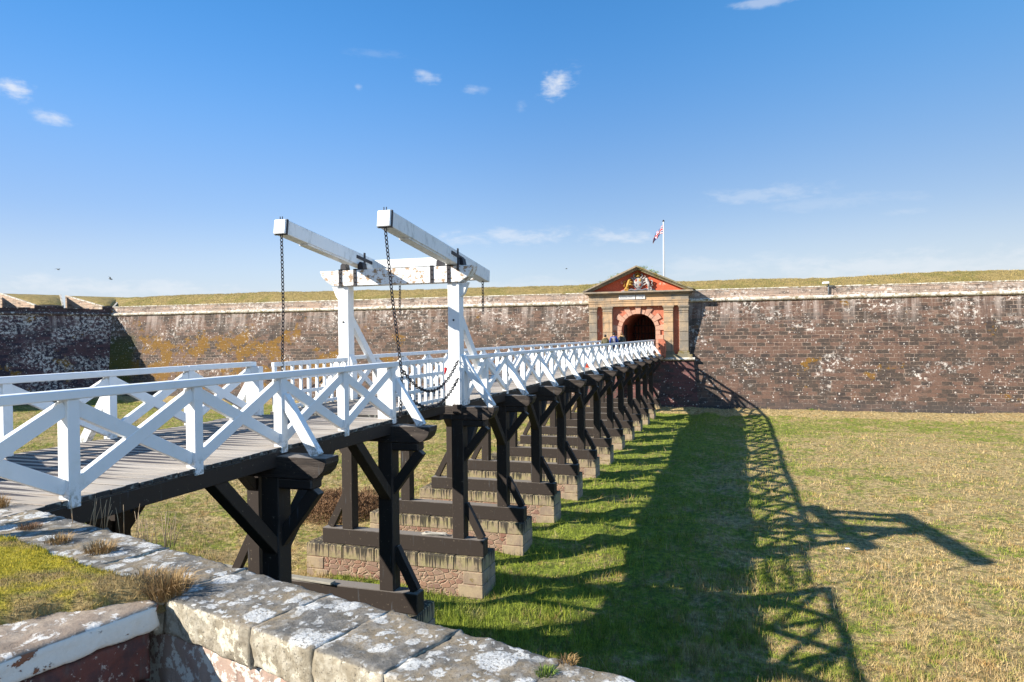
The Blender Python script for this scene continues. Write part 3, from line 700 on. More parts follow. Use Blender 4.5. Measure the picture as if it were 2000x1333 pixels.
def pilaster(a, b_, warm):
    m = MB(); z = .28; i = 0
    while z < 3.52:
        h = .785 if z < 2.9 else 3.56-z
        m.box(a, b_, 59.60, 60.2, z+.014, z+h-.014, .012); m.box(a+.03, b_-.03, 59.625, 60.2, z-.02, z+h+.02); z += h
    p = part('pilaster', m, M['sand2' if warm else 'sand'], G)
    m = MB(); m.box(a-.02, b_+.02, 59.57, 60.2, 3.60, 3.66); m.box(a, b_, 59.6, 60.2, 3.66, 3.84); m.box(a-.04, b_+.04, 59.54, 60.2, 3.84, 3.92); m.box(a-.08, b_+.08, 59.50, 60.2, 3.92, 4.02)
    part('capital', m, M['sand'], p)
    m = MB(); m.box(a-.05, b_+.05, 59.53, 60.2, .12, .26, .02); m.box(a-.10, b_+.10, 59.48, 60.2, -.02, .12, .02)
    part('base', m, M['sandm'], p)
for k, (a, b_) in enumerate(PX): pilaster(a, b_, k in (1, 2))
for x0, x1 in ((GX0+.55, PX[1][0]+.1), (PX[2][1]-.1, GX1-.55)):
    m = MB(); m.box(x0, x1, 59.93, 60.25, -.2, 4.05); part('niche_wall', m, M['redp'], G)
m = MB(); m.box(GX0, GX1, 59.60, 61.2, 4.02, 4.26, .008); m.box(GX0-.03, GX1+.03, 59.565, 61.2, 4.26, 4.44, .008); m.box(GX0-.06, GX1+.06, 59.52, 61.2, 4.44, 4.52, .008)
part('architrave', m, M['sand2'], G)
m = MB(); m.box(GX0+.02, GX1-.02, 59.62, 61.2, 4.52, 4.97); part('frieze', m, M['sand2'], G)
for x0, x1 in ((GX0-.02, -11.2), (-5.6, GX1+.02)):
    m = MB(); m.box(x0, x1, 59.605, 61, 4.53, 4.96); part('frieze_end', m, M['sand'], G)
# two worn pale inscription slabs
for x0, x1, marks in ((-9.93, -8.56, 14), (-8.48, -7.74, 3)):
    m = MB(); m.box(x0, x1, 59.55, 59.63, 4.60, 4.95); sl = part('inscription_slab', m, M['slab'], G)
    m = MB(); x = x0+.12
    if marks > 5:
        for i in range(marks):
            wd = .045; zt = random.uniform(4.74, 4.88); m.box(x, x+wd*.45, 59.538, 59.56, 4.67, zt)
            if i % 3 == 0: m.box(x, x+wd*1.4, 59.538, 59.56, zt-.03, zt)
            x += (x1-x0-.25)/marks
    else:                                                         # a small arrow-like mark
        m.box(x0+.22, x1-.24, 59.538, 59.56, 4.755, 4.785); m.prism([(x1-.26, 4.70), (x1-.12, 4.77), (x1-.26, 4.84)], 'y', 59.538, 59.56)
    part('worn_lettering', m, M['slabm'], sl)
CZ = 5.20
m = MB(); m.box(GX0-.08, GX1+.08, 59.50, 61.2, 4.97, 5.05, .01); m.box(GX0-.22, GX1+.22, 59.36, 61.2, 5.05, 5.13, .01); m.box(-12.95, -3.80, 59.18, 61.2, 5.13, 5.27, .015)
part('cornice', m, M['sand'], G)
APX, APZ = -8.38, 7.16
m = MB(); m.prism([(-12.5, 5.25), (-4.24, 5.25), (APX, APZ)], 'y', 59.98, 62.5); part('tympanum', m, M['redt'], G)
def rake(sx):
    e = Vector((-12.98 if sx < 0 else -3.77, 0, 5.25)); a = Vector((APX, 0, 7.30)); d_ = (a-e).normalized(); nn = Vector((-d_.z, 0, d_.x))
    if nn.z < 0: nn = -nn
    m = MB()
    for lo, hi, y in ((-.22, -.12, 59.50), (-.12, -.03, 59.36), (-.03, .09, 59.16)):
        p = [e+nn*lo+d_*.28, a+nn*lo, a+nn*hi, e+nn*hi]
        p[1] = Vector((APX, 0, a.z+lo/abs(nn.z))); p[2] = Vector((APX, 0, a.z+hi/abs(nn.z)))
        if sx < 0 or True: m.prism([(q.x, q.z) for q in p], 'y', y, 62.8)
    return part('raking_cornice', m, M['sandm'] if sx > 0 else M['sand'], G)
rake(-1); rk = rake(1)
m = MB(); m.prism([(-12.9, 5.20), (-3.85, 5.20), (APX, 7.28)], 'y', 62.5, 72); part('roof', m, M['bank'], G)
# battered base, bull-nosed ledge, red pedestal block beside the bridge
m = MB(); yb0, yb1 = 59.50, 58.88
hexa(m, [(-13.4, yb1, -5.1), (-3.32, yb1, -5.1), (-3.32, 61, -5.1), (-13.4, 61, -5.1)], [(-12.9, yb0, -.52), (-3.86, yb0, -.52), (-3.86, 61, -.52), (-12.9, 61, -.52)])
part('battered_base', m, M['gbase'], G)
m = MB(); m.box(-12.85, -3.92, 59.35, 61, -.28, -.02, .02); part('plinth', m, M['sandm'], G)
m = MB(); n = 10; pts = [(59.42-.15*math.cos(-math.pi/2+math.pi*k/n), -.40+.13*math.sin(-math.pi/2+math.pi*k/n)) for k in range(n+1)]+[(61, -.27), (61, -.53)]
m.prism(pts, 'x', -13.0, -3.74); part('ledge_moulding', m, M['cordon'], G)
for x0, x1 in ((-6.62, -6.05), (-10.9, -10.4)):
    m = MB(); m.box(x0, x1, 59.05, 60, -.27, 1.0, .015); m.prism([(x0, 1.0), (x1, 1.0), ((x0+x1)/2+.1, 1.25), (x0, 1.25)], 'y', 59.05, 60)
    m.prism([(59.02, .15), (58.98, .9), (59.04, .9), (59.04, .15)], 'x', x0+.12, x1-.1)
    part('red_pedestal', m, M['redp'], G)
for x, dzv in ((-10.5, 1), (-9.9, .6), (-11.4, .8), (-7.3, .7), (-7.9, 1.0), (-6.9, .8), (-12.2, .5)):   # weeds rooted on the pediment
    zz = 5.25+(2.05)*(1-abs(x-APX)/4.6)+.08
    V = []; Fq = []; Rn = []
    for i in range(90):
        c = Vector((x, 59.6, zz))+Vector((random.gauss(0, .16), random.uniform(-.2, .9), abs(random.gauss(0, .10))*dzv)); a = Vector((random.uniform(-1, 1), random.uniform(-1, 1), random.uniform(-.2, 1))).normalized(); b2 = a.cross(Vector((random.random(), random.random(), .3))).normalized()
        k = len(V); V += [c, c+a*.10+b2*.025, c+a*.06-b2*.03]; Fq.append((k, k+1, k+2)); Rn += [random.random()]*3
    o = link('weed', numesh('weed', [tuple(v-worldloc(rk)) for v in V], Fq, None, Rn), M['greenl'], rk); tag(o)

# ---- royal arms: shield, crown, lion, unicorn, helm mantling and motto scroll in relief
YA = 59.84
Arms = part('coat_of_arms', (lambda m: (m.box(-9.75, -6.95, 59.80, 59.97, 5.275, 5.37, .02), m)[1])(MB()), M['silver'], G)
m = MB(); m.ell((-8.32, YA, 6.0), .37, .14, .47, 20, 12); part('shield', m, M['silver'], Arms)
for dx, dz_, mt in ((-.15, .17, 'gules'), (.15, .17, 'gold'), (-.15, -.17, 'azure'), (.15, -.17, 'gules')):
    m = MB(); m.ell((-8.32+dx, YA-.09, 6.0+dz_), .12, .05, .14, 10, 6); part('quartering', m, M[mt], Arms)
m = MB()
for k in range(22):                                               # garter round the shield
    a = 2*math.pi*k/22; m.ell((-8.32+.42*math.cos(a), YA-.04, 6.0+.52*math.sin(a)), .055, .05, .06, 6, 4)
part('garter', m, M['azure'], Arms)
m = MB(); m.tube([(-8.36, YA-.02, 6.46), (-8.36, YA-.02, 6.50), (-8.36, YA-.02, 6.62)], [.17, .20, .22], 12)
for k in range(5): a = math.pi*k/4; m.tube([(-8.36+.2*math.cos(a), YA-.02, 6.62), (-8.36+.17*math.cos(a), YA-.04, 6.76), (-8.36, YA-.04, 6.80)], .035, 6)
m.ell((-8.36, YA-.04, 6.86), .05, .05, .06, 8, 6)
part('crown', m, M['gold'], Arms)
def chain_fig(paths): # tapered limbs that overlap into one beast
    m = MB()
    for pts, rads in paths:
        P = [Vector((x, YA-.06+dy, z)) for x, z, dy in pts]; m.tube(P, rads, 8)
        for p, q in zip(P, rads): m.ell(tuple(p), q, q, q, 8, 6)
    return m
def beast(sx, mat, horn):
    X = lambda v: -8.32+sx*v
    ps = [([(X(.92), 5.55, 0), (X(.88), 5.80, -.03), (X(.78), 6.02, -.05)], [.13, .13, .16]),          # trunk, rearing
          ([(X(.78), 6.02, -.05), (X(.74), 6.20, -.06)], [.15, .14]),                                  # neck and mane
          ([(X(.74), 6.24, -.06), (X(.62 if horn else .66), 6.26, -.10)], [.13, .07]),                 # head and muzzle
          ([(X(.74), 6.0, -.08), (X(.58), 6.08, -.1), (X(.48), 6.02, -.1)], [.08, .06, .05]),          # fore legs
          ([(X(.76), 5.88, -.08), (X(.60), 5.86, -.1), (X(.50), 5.78, -.1)], [.08, .055, .05]),
          ([(X(.94), 5.55, 0), (X(.84), 5.46, -.05), (X(.96), 5.36, -.05), (X(.86), 5.33, -.08)], [.12, .08, .055, .05]),
          ([(X(.96), 5.58, 0), (X(1.08), 5.50, .0), (X(1.12), 5.38, -.05), (X(1.02), 5.34, -.05)], [.12, .08, .055, .05]),
          ([(X(1.0), 5.62, 0), (X(1.2), 5.74, 0), (X(1.12), 5.92, 0), (X(1.2), 6.08, 0), (X(1.1), 6.14, 0)], [.05, .045, .04, .05, .06])]
    if horn: ps.append(([(X(.68), 6.34, -.1), (X(.56), 6.58, -.12)], [.03, .008]))
    return part('unicorn' if horn else 'lion', chain_fig(ps), mat, Arms)
beast(-1, M['gold'], False); beast(1, M['silver'], True)
m = chain_fig([([(-8.60, 6.40, 0), (-8.72, 6.52, 0), (-8.66, 6.66, 0)], [.08, .06, .07]), ([(-8.06, 6.40, 0), (-7.94, 6.54, 0), (-8.0, 6.68, 0)], [.08, .06, .07]), ([(-8.75, 6.3, 0), (-8.9, 6.42, 0)], [.07, .05]), ([(-7.9, 6.3, 0), (-7.75, 6.42, 0)], [.07, .05])])
part('mantling', m, M['silver'], Arms)
m = chain_fig([([(-9.55, 5.40, 0), (-9.2, 5.34, -.03), (-8.9, 5.44, -.05), (-8.6, 5.36, -.08), (-8.32, 5.42, -.1), (-8.0, 5.35, -.08), (-7.7, 5.44, -.05), (-7.4, 5.34, -.03), (-7.05, 5.40, 0)], [.04, .06, .07, .06, .08, .06, .07, .06, .04])])
part('motto_scroll', m, M['azure'], Arms)

# ================================================================= FLAG
FP = thing('flagpole', (-7.78, 75, 5), 'tall white flagpole rising behind the gatehouse pediment', 'flagpole')
m = MB(); m.tube([(-7.78, 75, 5), (-7.78, 75, 9), (-7.77, 75, 13.35)], [.075, .06, .05], 12); part('pole', m, M['pole'], FP)
m = MB(); m.tube([(-7.77, 75, 13.35), (-7.77, 75, 13.42)], [.13, .12], 12); m.ell((-7.77, 75, 13.46), .07, .07, .06); part('finial', m, M['iron'], FP)
m = MB(); m.tube([(-7.66, 75, 6), (-7.67, 75, 10), (-7.70, 75, 13.2)], .012, 5); part('halyard', m, M['rope'], FP)
m = MB(); NX, NZ = 22, 12; Gd = []
for i in range(NX+1):
    row = []
    for j in range(NZ+1):
        s = i/NX; q = j/NZ                                         # a slack flag: the fly droops down and bunches
        x = -7.84-1.02*s**.8-.04*math.sin(q*5)*s; z = 12.10+.80*q*(1-.28*s)-1.05*s**1.25+.07*math.sin(s*9+q*2)
        y = 75+.16*math.sin(s*8+q*3)*s
        row.append(m.bm.verts.new((x, y, z)))
    Gd.append(row)
for i in range(NX):
    for j in range(NZ):
        fc = m.bm.faces.new((Gd[i][j], Gd[i+1][j], Gd[i+1][j+1], Gd[i][j+1])); fc.smooth = True
        for l, (a, b_) in zip(fc.loops, ((i, j), (i+1, j), (i+1, j+1), (i, j+1))): l[m.uv].uv = (a/NX*2, b_/NZ)
fo = part('flag', m, M['flag'], None, (-7.84, 75, 12)); tag(fo, 'union flag drooping from the white pole', 'flag')
md = fo.modifiers.new('thick', 'SOLIDIFY'); md.thickness = .006

# ================================================================= BRIDGE
XR, XL = -7.0, -10.67
PITCHP = 1.8751; Y0 = 5.878
B = thing('timber_bridge', (-8.83, 32, -.3), 'long footbridge with white cross-braced railings and black side beams leading to the gatehouse', 'bridge')
def planks(y0, y1, x0, x1, z=0, th=.06, step=.205):
    m = MB(); y = math.ceil(y0/step)*step
    while y+step < y1+.01:
        m.box(x0+random.uniform(-.012, .012), x1+random.uniform(-.014, .014), y+.006, y+step-.006, z-th, z+random.uniform(-.004, .003), .004); y += step
    return m
GAP0, GAP1 = 13.62, 17.05
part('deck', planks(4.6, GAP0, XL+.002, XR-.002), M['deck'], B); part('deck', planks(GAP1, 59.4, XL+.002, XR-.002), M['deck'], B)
for y0, y1 in ((4.2, 9.62), (9.63, GAP0-.02), (GAP1+.1, 24.7)): 
    for x in (XR-.140, XL+.140, -8.2, -9.45):
        m = MB(); m.beam((x, y0, -.19), (x, y1, -.19), .25, .24, bev=.01); part('side_beam', m, M['tar'], B)
y = 24.7
while y < 59:
    for x in (XR-.140, XL+.140, -8.2, -9.45):
        m = MB(); m.beam((x, y+.004, -.19), (x, min(59.4, y+7.5), -.19), .25, .24, bev=.01); part('side_beam', m, M['tar'], B)
    y += 7.5
PY = [9.62, 13.42, 17.38]+[20.94+3.7502*k for k in range(11)]      # trestle positions
def railing(x, side, y_posts, mat, endwide=None, strut_y=()):
    """side +1: outer face at x looks to +X"""
    ya, yb = y_posts[0], y_posts[-1]; cx = x-side*.075
    m = MB(); y = ya-.09
    while y < yb+.05:
        L = min(7.5, yb+.09-y)
        m.beam((x-side*.065, y+.003, 1.145), (x-side*.065, y+L-.003, 1.145), .20, .105, bev=.012); y += L
    rl = part('railing', m, mat, B)
    for k, yp in enumerate(y_posts):
        wd = .36 if endwide and k in endwide else .16
        m = MB(); m.beam((x+side*(.012-wd/2), yp, -.10), (x+side*(.012-wd/2), yp, 1.093), .15, wd, up=(1, 0, 0), bev=.007); part('post', m, mat, rl)
    for a, b_ in zip(y_posts, y_posts[1:]):
        if b_-a > 2.3: continue
        m = MB(); h = .165; i = .06
        m.beam((cx, a+i, .13), (cx, b_-i, .98), .075, h, up=(1, 0, 0), bev=.005) if False else None
        m.beam((cx, a+i, .12), (cx, b_-i, 1.0), h, .085, up=(1, 0, 0), bev=.005)
        m.beam((cx-side*.004, a+i, 1.0), (cx-side*.004, b_-i, .12), h, .080, up=(1, 0, 0), bev=.005)
        part('cross_brace', m, mat, rl)
    for ys in strut_y:
        m = MB(); m.beam((x+side*.02, ys, .76), (x+side*.62, ys, -.13), .125, .17, up=(0, 1, 0), bev=.007) if False else m.beam((x-side*.02, ys+.02, .80), (x+side*.60, ys+.02, -.14), .17, .13, up=(0, 1, 0), bev=.007)
        part('outrigger_strut', m, mat, rl)
    return rl
yp1 = [Y0+PITCHP*k for k in range(-1, 5)]
far_y = [17.30+(20.94-17.30)/2*k for k in range(2)]+[20.94+PITCHP*k for k in range(21)]
far_y = [17.62]+far_y[1:]+[59.35]
for x, side in ((XR, 1), (XL, -1)):
    railing(x, side, yp1, M['paint'], endwide=(5,), strut_y=[9.63, 13.46])
    railing(x, side, far_y, M['paint'], strut_y=PY[3:])

# ---- trestles: one built, the rest copied
NTR = ['first', 'second', 'third', 'fourth', 'fifth', 'sixth', 'seventh', 'eighth', 'ninth', 'tenth', 'eleventh', 'twelfth', 'thirteenth', 'last']
def trestle(y, label, group):
    T = thing('trestle', (-8.83, y, -4.05), label, 'trestle', group)
    m = MB(); m.beam((-11.3, y, -3.83), (-6.46, y, -3.83), .34, .43, bev=.015); part('sill', m, M['tar'], T)
    for s, xo in ((1, XR), (-1, XL)):
        xc = xo-s*.17
        m = MB(); m.beam((xc, y, -3.615), (xc, y, -.46), .33, .33, up=(0, 1, 0), bev=.014); part('post', m, M['tar'], T)
        m = MB(); m.beam((xo+s*.44, y, -3.60), (xo-s*.03, y, -2.72), .20, .15, up=(0, 1, 0), bev=.008); part('foot_brace', m, M['tar'], T)
        m = MB(); m.beam((xo-s*.10, y, -1.55), (xo+s*.60, y, -.66), .20, .17, up=(0, 1, 0), bev=.01); part('knee_brace', m, M['tar'], T)
        for dy, nm in ((-1, 'strut'), (1, 'strut')):
            m = MB(); m.beam((xo-s*.15, y+dy*.10, -1.62), (xo-s*.15, y+dy*1.50, -.22), .20, .24, up=(1, 0, 0), bev=.01); part(nm, m, M['tar'], T)
        m = MB(); m.beam((xo-s*.3, y-.0, -.57), (xo+s*.60, y-.0, -.56), .30, .18, bev=.03); part('corbel', m, M['tar'], T)
    # cap with rounded, undercut ends
    m = MB(); x0, x1 = XL-.88, XR+.88
    pr = [(x0, -.13), (x1, -.13), (x1+.0, -.22), (x1-.05, -.34), (x1-.16, -.44), (x1-.30, -.47), (x0+.30, -.47), (x0+.16, -.44), (x0+.05, -.34), (x0, -.22)]
    m.prism(pr, 'y', y-.19, y+.19); bmesh.ops.bevel(m.bm, geom=m.bm.edges[:], offset=.01, segments=1, affect='EDGES')
    part('cap', m, M['tar'], T)
    return T
def footing(y, label, group):
    T = thing('stone_footing', (-9.1, y, -5.1), label, 'bridge footing', group)
    ya, yb = y-.30, y+.70
    m = MB(); m.box(-11.68, -6.50, ya+.02, yb-.02, -5.6, -4.40); part('rubble_wall', m, M['foot'], T)
    m = MB(); x = -11.75
    for L in (1.15, 1.0, 1.3, 1.05, .80): m.box(x+.004, x+L-.004, ya-.0, yb, -4.41, -4.05, .02); x += L
    part('top_course', m, M['drip'], T)
    m = MB()
    for x0, x1 in ((-11.75, -11.2), (-7.0, -6.45)):
        for k, (z0, z1) in enumerate(((-4.75, -4.42), (-5.1, -4.76), (-5.5, -5.11))):
            e = .14*(k % 2)
            m = MB(); m.box(x0, x1+e, ya, yb, z0+.004, z1-.004, .015) if x0 < -11 else m.box(x0-e, x1, ya, yb, z0+.004, z1-.004, .015)
            part('quoin', m, M['quoin'], T)
    return T
t0 = f0 = None
for k, y in enumerate(PY):
    where = {0: 'black timber trestle nearest the viewer, behind the foreground coping', 1: 'second black timber trestle from the viewer, just before the lifting span', 2: 'black timber trestle under the white lifting frame', 13: 'last black timber trestle, closest to the gatehouse'}.get(k, 'black timber trestle, %s beyond the lifting frame towards the gate' % NTR[k-3])
    wf = {0: 'stone footing nearest the viewer, under the first trestle', 1: 'stone footing under the trestle just before the lifting span', 2: 'large stone footing with tar runs under the white lifting frame', 13: 'last stone footing, closest to the gatehouse'}.get(k, 'stone footing with tar runs, %s beyond the lifting frame towards the gate' % NTR[k-3])
    if k == 0:
        t0 = trestle(y, where, 'black timber trestles under the bridge'); f0 = footing(y, wf, 'stone footings under the trestles')
    else:
        for src, lab in ((t0, where), (f0, wf)):
            c = copy_tree(src); c.location = (src.location.x, src.location.y+y-PY[0], src.location.z+(.0 if k < 4 else 0)); c['label'] = lab
            if src is t0 and k in (1, 2):                          # no struts reach under the lifting leaf
                for ch in list(c.children):
                    if ch.name.startswith('strut'):
                        yy = sum(v.co.y for v in ch.data.vertices)/len(ch.data.vertices)
                        if (k == 1 and yy > 0) or (k == 2 and yy < 0): bpy.data.objects.remove(ch)

# ================================================================= LIFTING LEAF
LF = thing('drawbridge_leaf', (-8.83, 15.3, 0), 'lifting leaf with slatted white side rails between the railing end and the tall frame', 'drawbridge')
LX0, LX1 = -10.28, -7.42
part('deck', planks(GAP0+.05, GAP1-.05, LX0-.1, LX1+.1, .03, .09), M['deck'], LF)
for x in (LX1-.05, LX0+.05, -8.4, -9.3):
    m = MB(); m.beam((x, GAP0+.1, -.17), (x, GAP1-.1, -.17), .16, .22); part('side_beam', m, M['tar'], LF)
for yy in (GAP0+.2, GAP1-.25):
    m = MB(); m.beam((LX0, yy, -.36), (LX1, yy, -.36), .22, .16); part('cross_beam', m, M['tar'], LF)
for x in (LX1, LX0):
    m = MB(); m.beam((x, GAP0+.12, 1.12), (x, GAP1-.12, 1.12), .09, .10); rl = part('side_rail', m, M['mid'], LF)
    for z in (.10, .42, .78): m = MB(); m.beam((x, GAP0+.14, z), (x, GAP1-.14, z), .05, .085); part('slat', m, M['paint'], rl)
    for i in range(10):
        yy = GAP0+.18+i*(GAP1-GAP0-.36)/9; wd = .10 if i in (0, 4, 9) else .055
        m = MB(); m.beam((x, yy, .035), (x, yy, 1.07), .07, wd, up=(0, 1, 0), bev=.004); part('baluster', m, M['paint'], rl)

# ================================================================= LIFTING FRAME
FR = thing('lifting_frame', (-8.83, 17.38, -.1), 'tall white portal frame of the drawbridge with two posts and heavy peeling crossbeam', 'frame')
for s, xo in ((1, -7.06), (-1, -10.70)):
    xa = xo-.33 if s > 0 else xo; xb = xa+.33
    m = MB(); m.box(xa, xb, 17.20, 17.50, -.12, 3.14, .012)
    m.prism([(xa-.0, .95), (xa-.10, .72), (xa-.10, -.1), (xa, -.1)], 'y', 17.22, 17.48); m.prism([(xb, 1.25), (xb+.09, 1.02), (xb+.09, -.1), (xb, -.1)], 'y', 17.22, 17.48)
    part('post', m, M['paint'], FR)
    m = MB(); m.beam(((xa+xb)/2+.0, 17.45, 2.25), ((xa+xb)/2+.0, 19.62, -.02), .24, .20, up=(1, 0, 0), bev=.01) if False else m.beam((xb-.12, 17.45, 2.30), (xb-.12, 19.66, .0), .22, .13, up=(1, 0, 0), bev=.01)
    part('brace', m, M['paint'], FR)
    xe = xb if s > 0 else xa
    m = MB(); m.beam((xe-s*.02, 17.36, 1.18), (xe+s*.84, 17.36, -.14), .20, .14, up=(0, 1, 0), bev=.01); part('outrigger_strut', m, M['paint'], FR)
    m = MB(); m.prism([(xe, 3.1), (xe, 2.75), (xe+s*.1, 2.85), (xe+s*.22, 3.14)], 'y', 17.28, 17.42); part('bracket', m, M['mid'], FR)
    m = MB()
    for zz in (.45, 2.15): m.ell(((xa+xb)/2, 17.19, zz), .028, .02, .028, 8, 6)
    m.box(xe-.0 if s > 0 else xe-.05, xe+.05 if s > 0 else xe, 17.3, 17.42, .10, .50)
    part('iron_bolt', m, M['iron'], FR)
m = MB(); pr = [(-11.22, 3.57), (-6.66, 3.57), (-6.70, 3.42), (-6.80, 3.27), (-6.96, 3.17), (-7.0, 3.14), (-10.78, 3.14), (-10.86, 3.18), (-11.02, 3.28), (-11.16, 3.42)]
m.prism(pr, 'y', 17.12, 17.52); bmesh.ops.bevel(m.bm, geom=m.bm.edges[:], offset=.012, segments=1, affect='EDGES'); part('crossbeam', m, M['worn'], FR)
for x in (-10.56, -10.10, -7.80, -7.32):
    m = MB(); m.box(x-.045, x+.045, 17.10, 17.13, 3.13, 3.60); m.box(x-.045, x+.045, 17.10, 17.55, 3.572, 3.60)
    for zz in (3.24, 3.36, 3.48): m.ell((x, 17.095, zz), .018, .02, .018, 8, 6)
    part('iron_strap', m, M['iron'], FR)
for x in (-10.52, -9.98, -7.62, -7.02):
    m = MB(); m.prism([(x-.09, 3.60), (x+.09, 3.60), (x+.06, 3.76), (x-.02, 3.80), (x-.08, 3.72)], 'y', 17.2, 17.42); part('pivot_block', m, M['iron'], FR)

# ================================================================= BALANCE BEAMS
BF = thing('balance_beams', (-8.7, 17.3, 3.6), 'pair of long white counterbalance beams rising forward over the crossbeam', 'drawbridge beams')
def bbeam(xa, xb, y0, zb0, y1, zb1, h, nm):
    sl = (zb1-zb0)/(y1-y0)
    m = MB(); m.beam(((xa+xb)/2, y0, zb0+h/2), ((xa+xb)/2, y1, zb1+h/2), xb-xa, h, bev=.014)
    bm_ = part('beam', m, M['mid'], BF)
    Z = lambda y: zb0+(y-y0)*sl
    m = MB(); y = y0+.20                                           # raised planking along the middle of the underside and top
    m.beam(((xa+xb)/2, y0+.95, Z(y0+.95)-.012), ((xa+xb)/2, y0+3.0, Z(y0+3.0)-.012), xb-xa-.05, .05, bev=.006)
    part('under_plank', m, M['mid'], bm_)
    m = MB(); m.beam(((xa+xb)/2, y0+.045, Z(y0+.045)+h/2), ((xa+xb)/2, y0+.11, Z(y0+.11)+h/2), xb-xa+.022, h+.022, bev=0); m.beam(((xa+xb)/2, y0-.01, Z(y0)+h/2), ((xa+xb)/2, y0-.022, Z(y0)+h/2), .01, .01, bev=0)
    for dx in (-.03, .03): m.tube([((xa+xb)/2+dx, y0+.08, Z(y0)+h), ((xa+xb)/2+dx, y0+.08, Z(y0)+h+.07)], .012, 6)
    part('iron_band', m, M['iron'], bm_)
    yc = 17.1 if xa > -9 else 17.55                               # cross-shaped iron strap on the outer face
    m = MB(); zc = Z(yc)+h*.62; xo = xb+.008
    m.beam((xo, yc, Z(yc)-.16), (xo, yc, Z(yc)+h+.06), .085, .02, up=(1, 0, 0), bev=0); m.beam((xo+.001, yc-.42, zc+.05), (xo+.001, yc+.42, zc-.06), .085, .02, up=(1, 0, 0), bev=0)
    part('iron_cross', m, M['iron'], bm_)
bbeam(-7.36, -7.05, 13.40, 4.07, 19.56, 3.29, .35, 'r')
bbeam(-10.36, -10.05, 13.95, 4.15, 20.0, 3.36, .34, 'l')
m = MB(); m.beam((-10.05, 18.15, 3.80), (-7.36, 18.15, 3.80), .26, .24); part('tie_beam', m, M['mid'], BF)
m = MB(); m.beam((-10.05, 19.35, 3.47), (-7.36, 19.25, 3.47), .34, .24); part('tie_beam', m, M['worn'], BF)

# ================================================================= CHAINS
def chain(pts, label, group=None, L=.115):
    m = MB(); P = [Vector(p) for p in pts]; seg = [(b_-a).length for a, b_ in zip(P, P[1:])]; tot = sum(seg); n = int(tot/(L*.74)); 
    for i in range(n):
        s = (i+.5)*tot/n; k = 0
        while k < len(seg)-1 and s > seg[k]: s -= seg[k]; k += 1
        d_ = (P[k+1]-P[k]).normalized(); c = P[k]+d_*s
        side = d_.cross(Vector((.3, 1, .1))).normalized() if i % 2 else d_.cross(d_.cross(Vector((.3, 1, .1)))).normalized()
        m.torus(c, d_, side, L*.46, L*.29, L*.105)
    o = part('chain', m, M['iron'], None, tuple(P[0])); tag(o, label, 'chain', group); return o
def cat(a, b_, sag, n=16):
    a = Vector(a); b_ = Vector(b_); return [tuple(a.lerp(b_, k/n)-Vector((0, 0, sag*4*(k/n)*(1-k/n)))) for k in range(n+1)]
chain([(-7.20, 13.46, 4.05), (-7.14, 13.62, 2.6), (-7.02, 13.70, 1.30), (-6.98, 13.72, .9), (-7.05, 13.75, .0)], 'long black chain hanging from the tip of the right-hand balance beam')
chain([(-10.20, 14.02, 4.14), (-10.20, 14.05, 2.5), (-10.28, 14.05, .2)], 'long black chain hanging from the tip of the left-hand balance beam')
chain([(-10.08, 19.75, 3.36), (-10.1, 19.75, 2.40)], 'short black chain dangling from the tail of the left-hand balance beam')
chain([(-7.18, 19.3, 3.30), (-7.18, 19.3, 2.36)], 'short black chain dangling from the tail of the right-hand balance beam')
ys = 13.72
chain(cat((-6.97, ys, 1.02), (-7.10, 17.16, 1.08), .62), 'upper of the two chains sagging across the near side of the lifting leaf')
chain(cat((-6.97, ys, .58), (-7.10, 17.16, .62), .55), 'lower of the two chains sagging across the near side of the lifting leaf')
chain(cat((-10.72, ys, 1.0), (-10.6, 17.16, 1.05), .60), 'sagging chain seen through the left side rail of the lifting leaf')

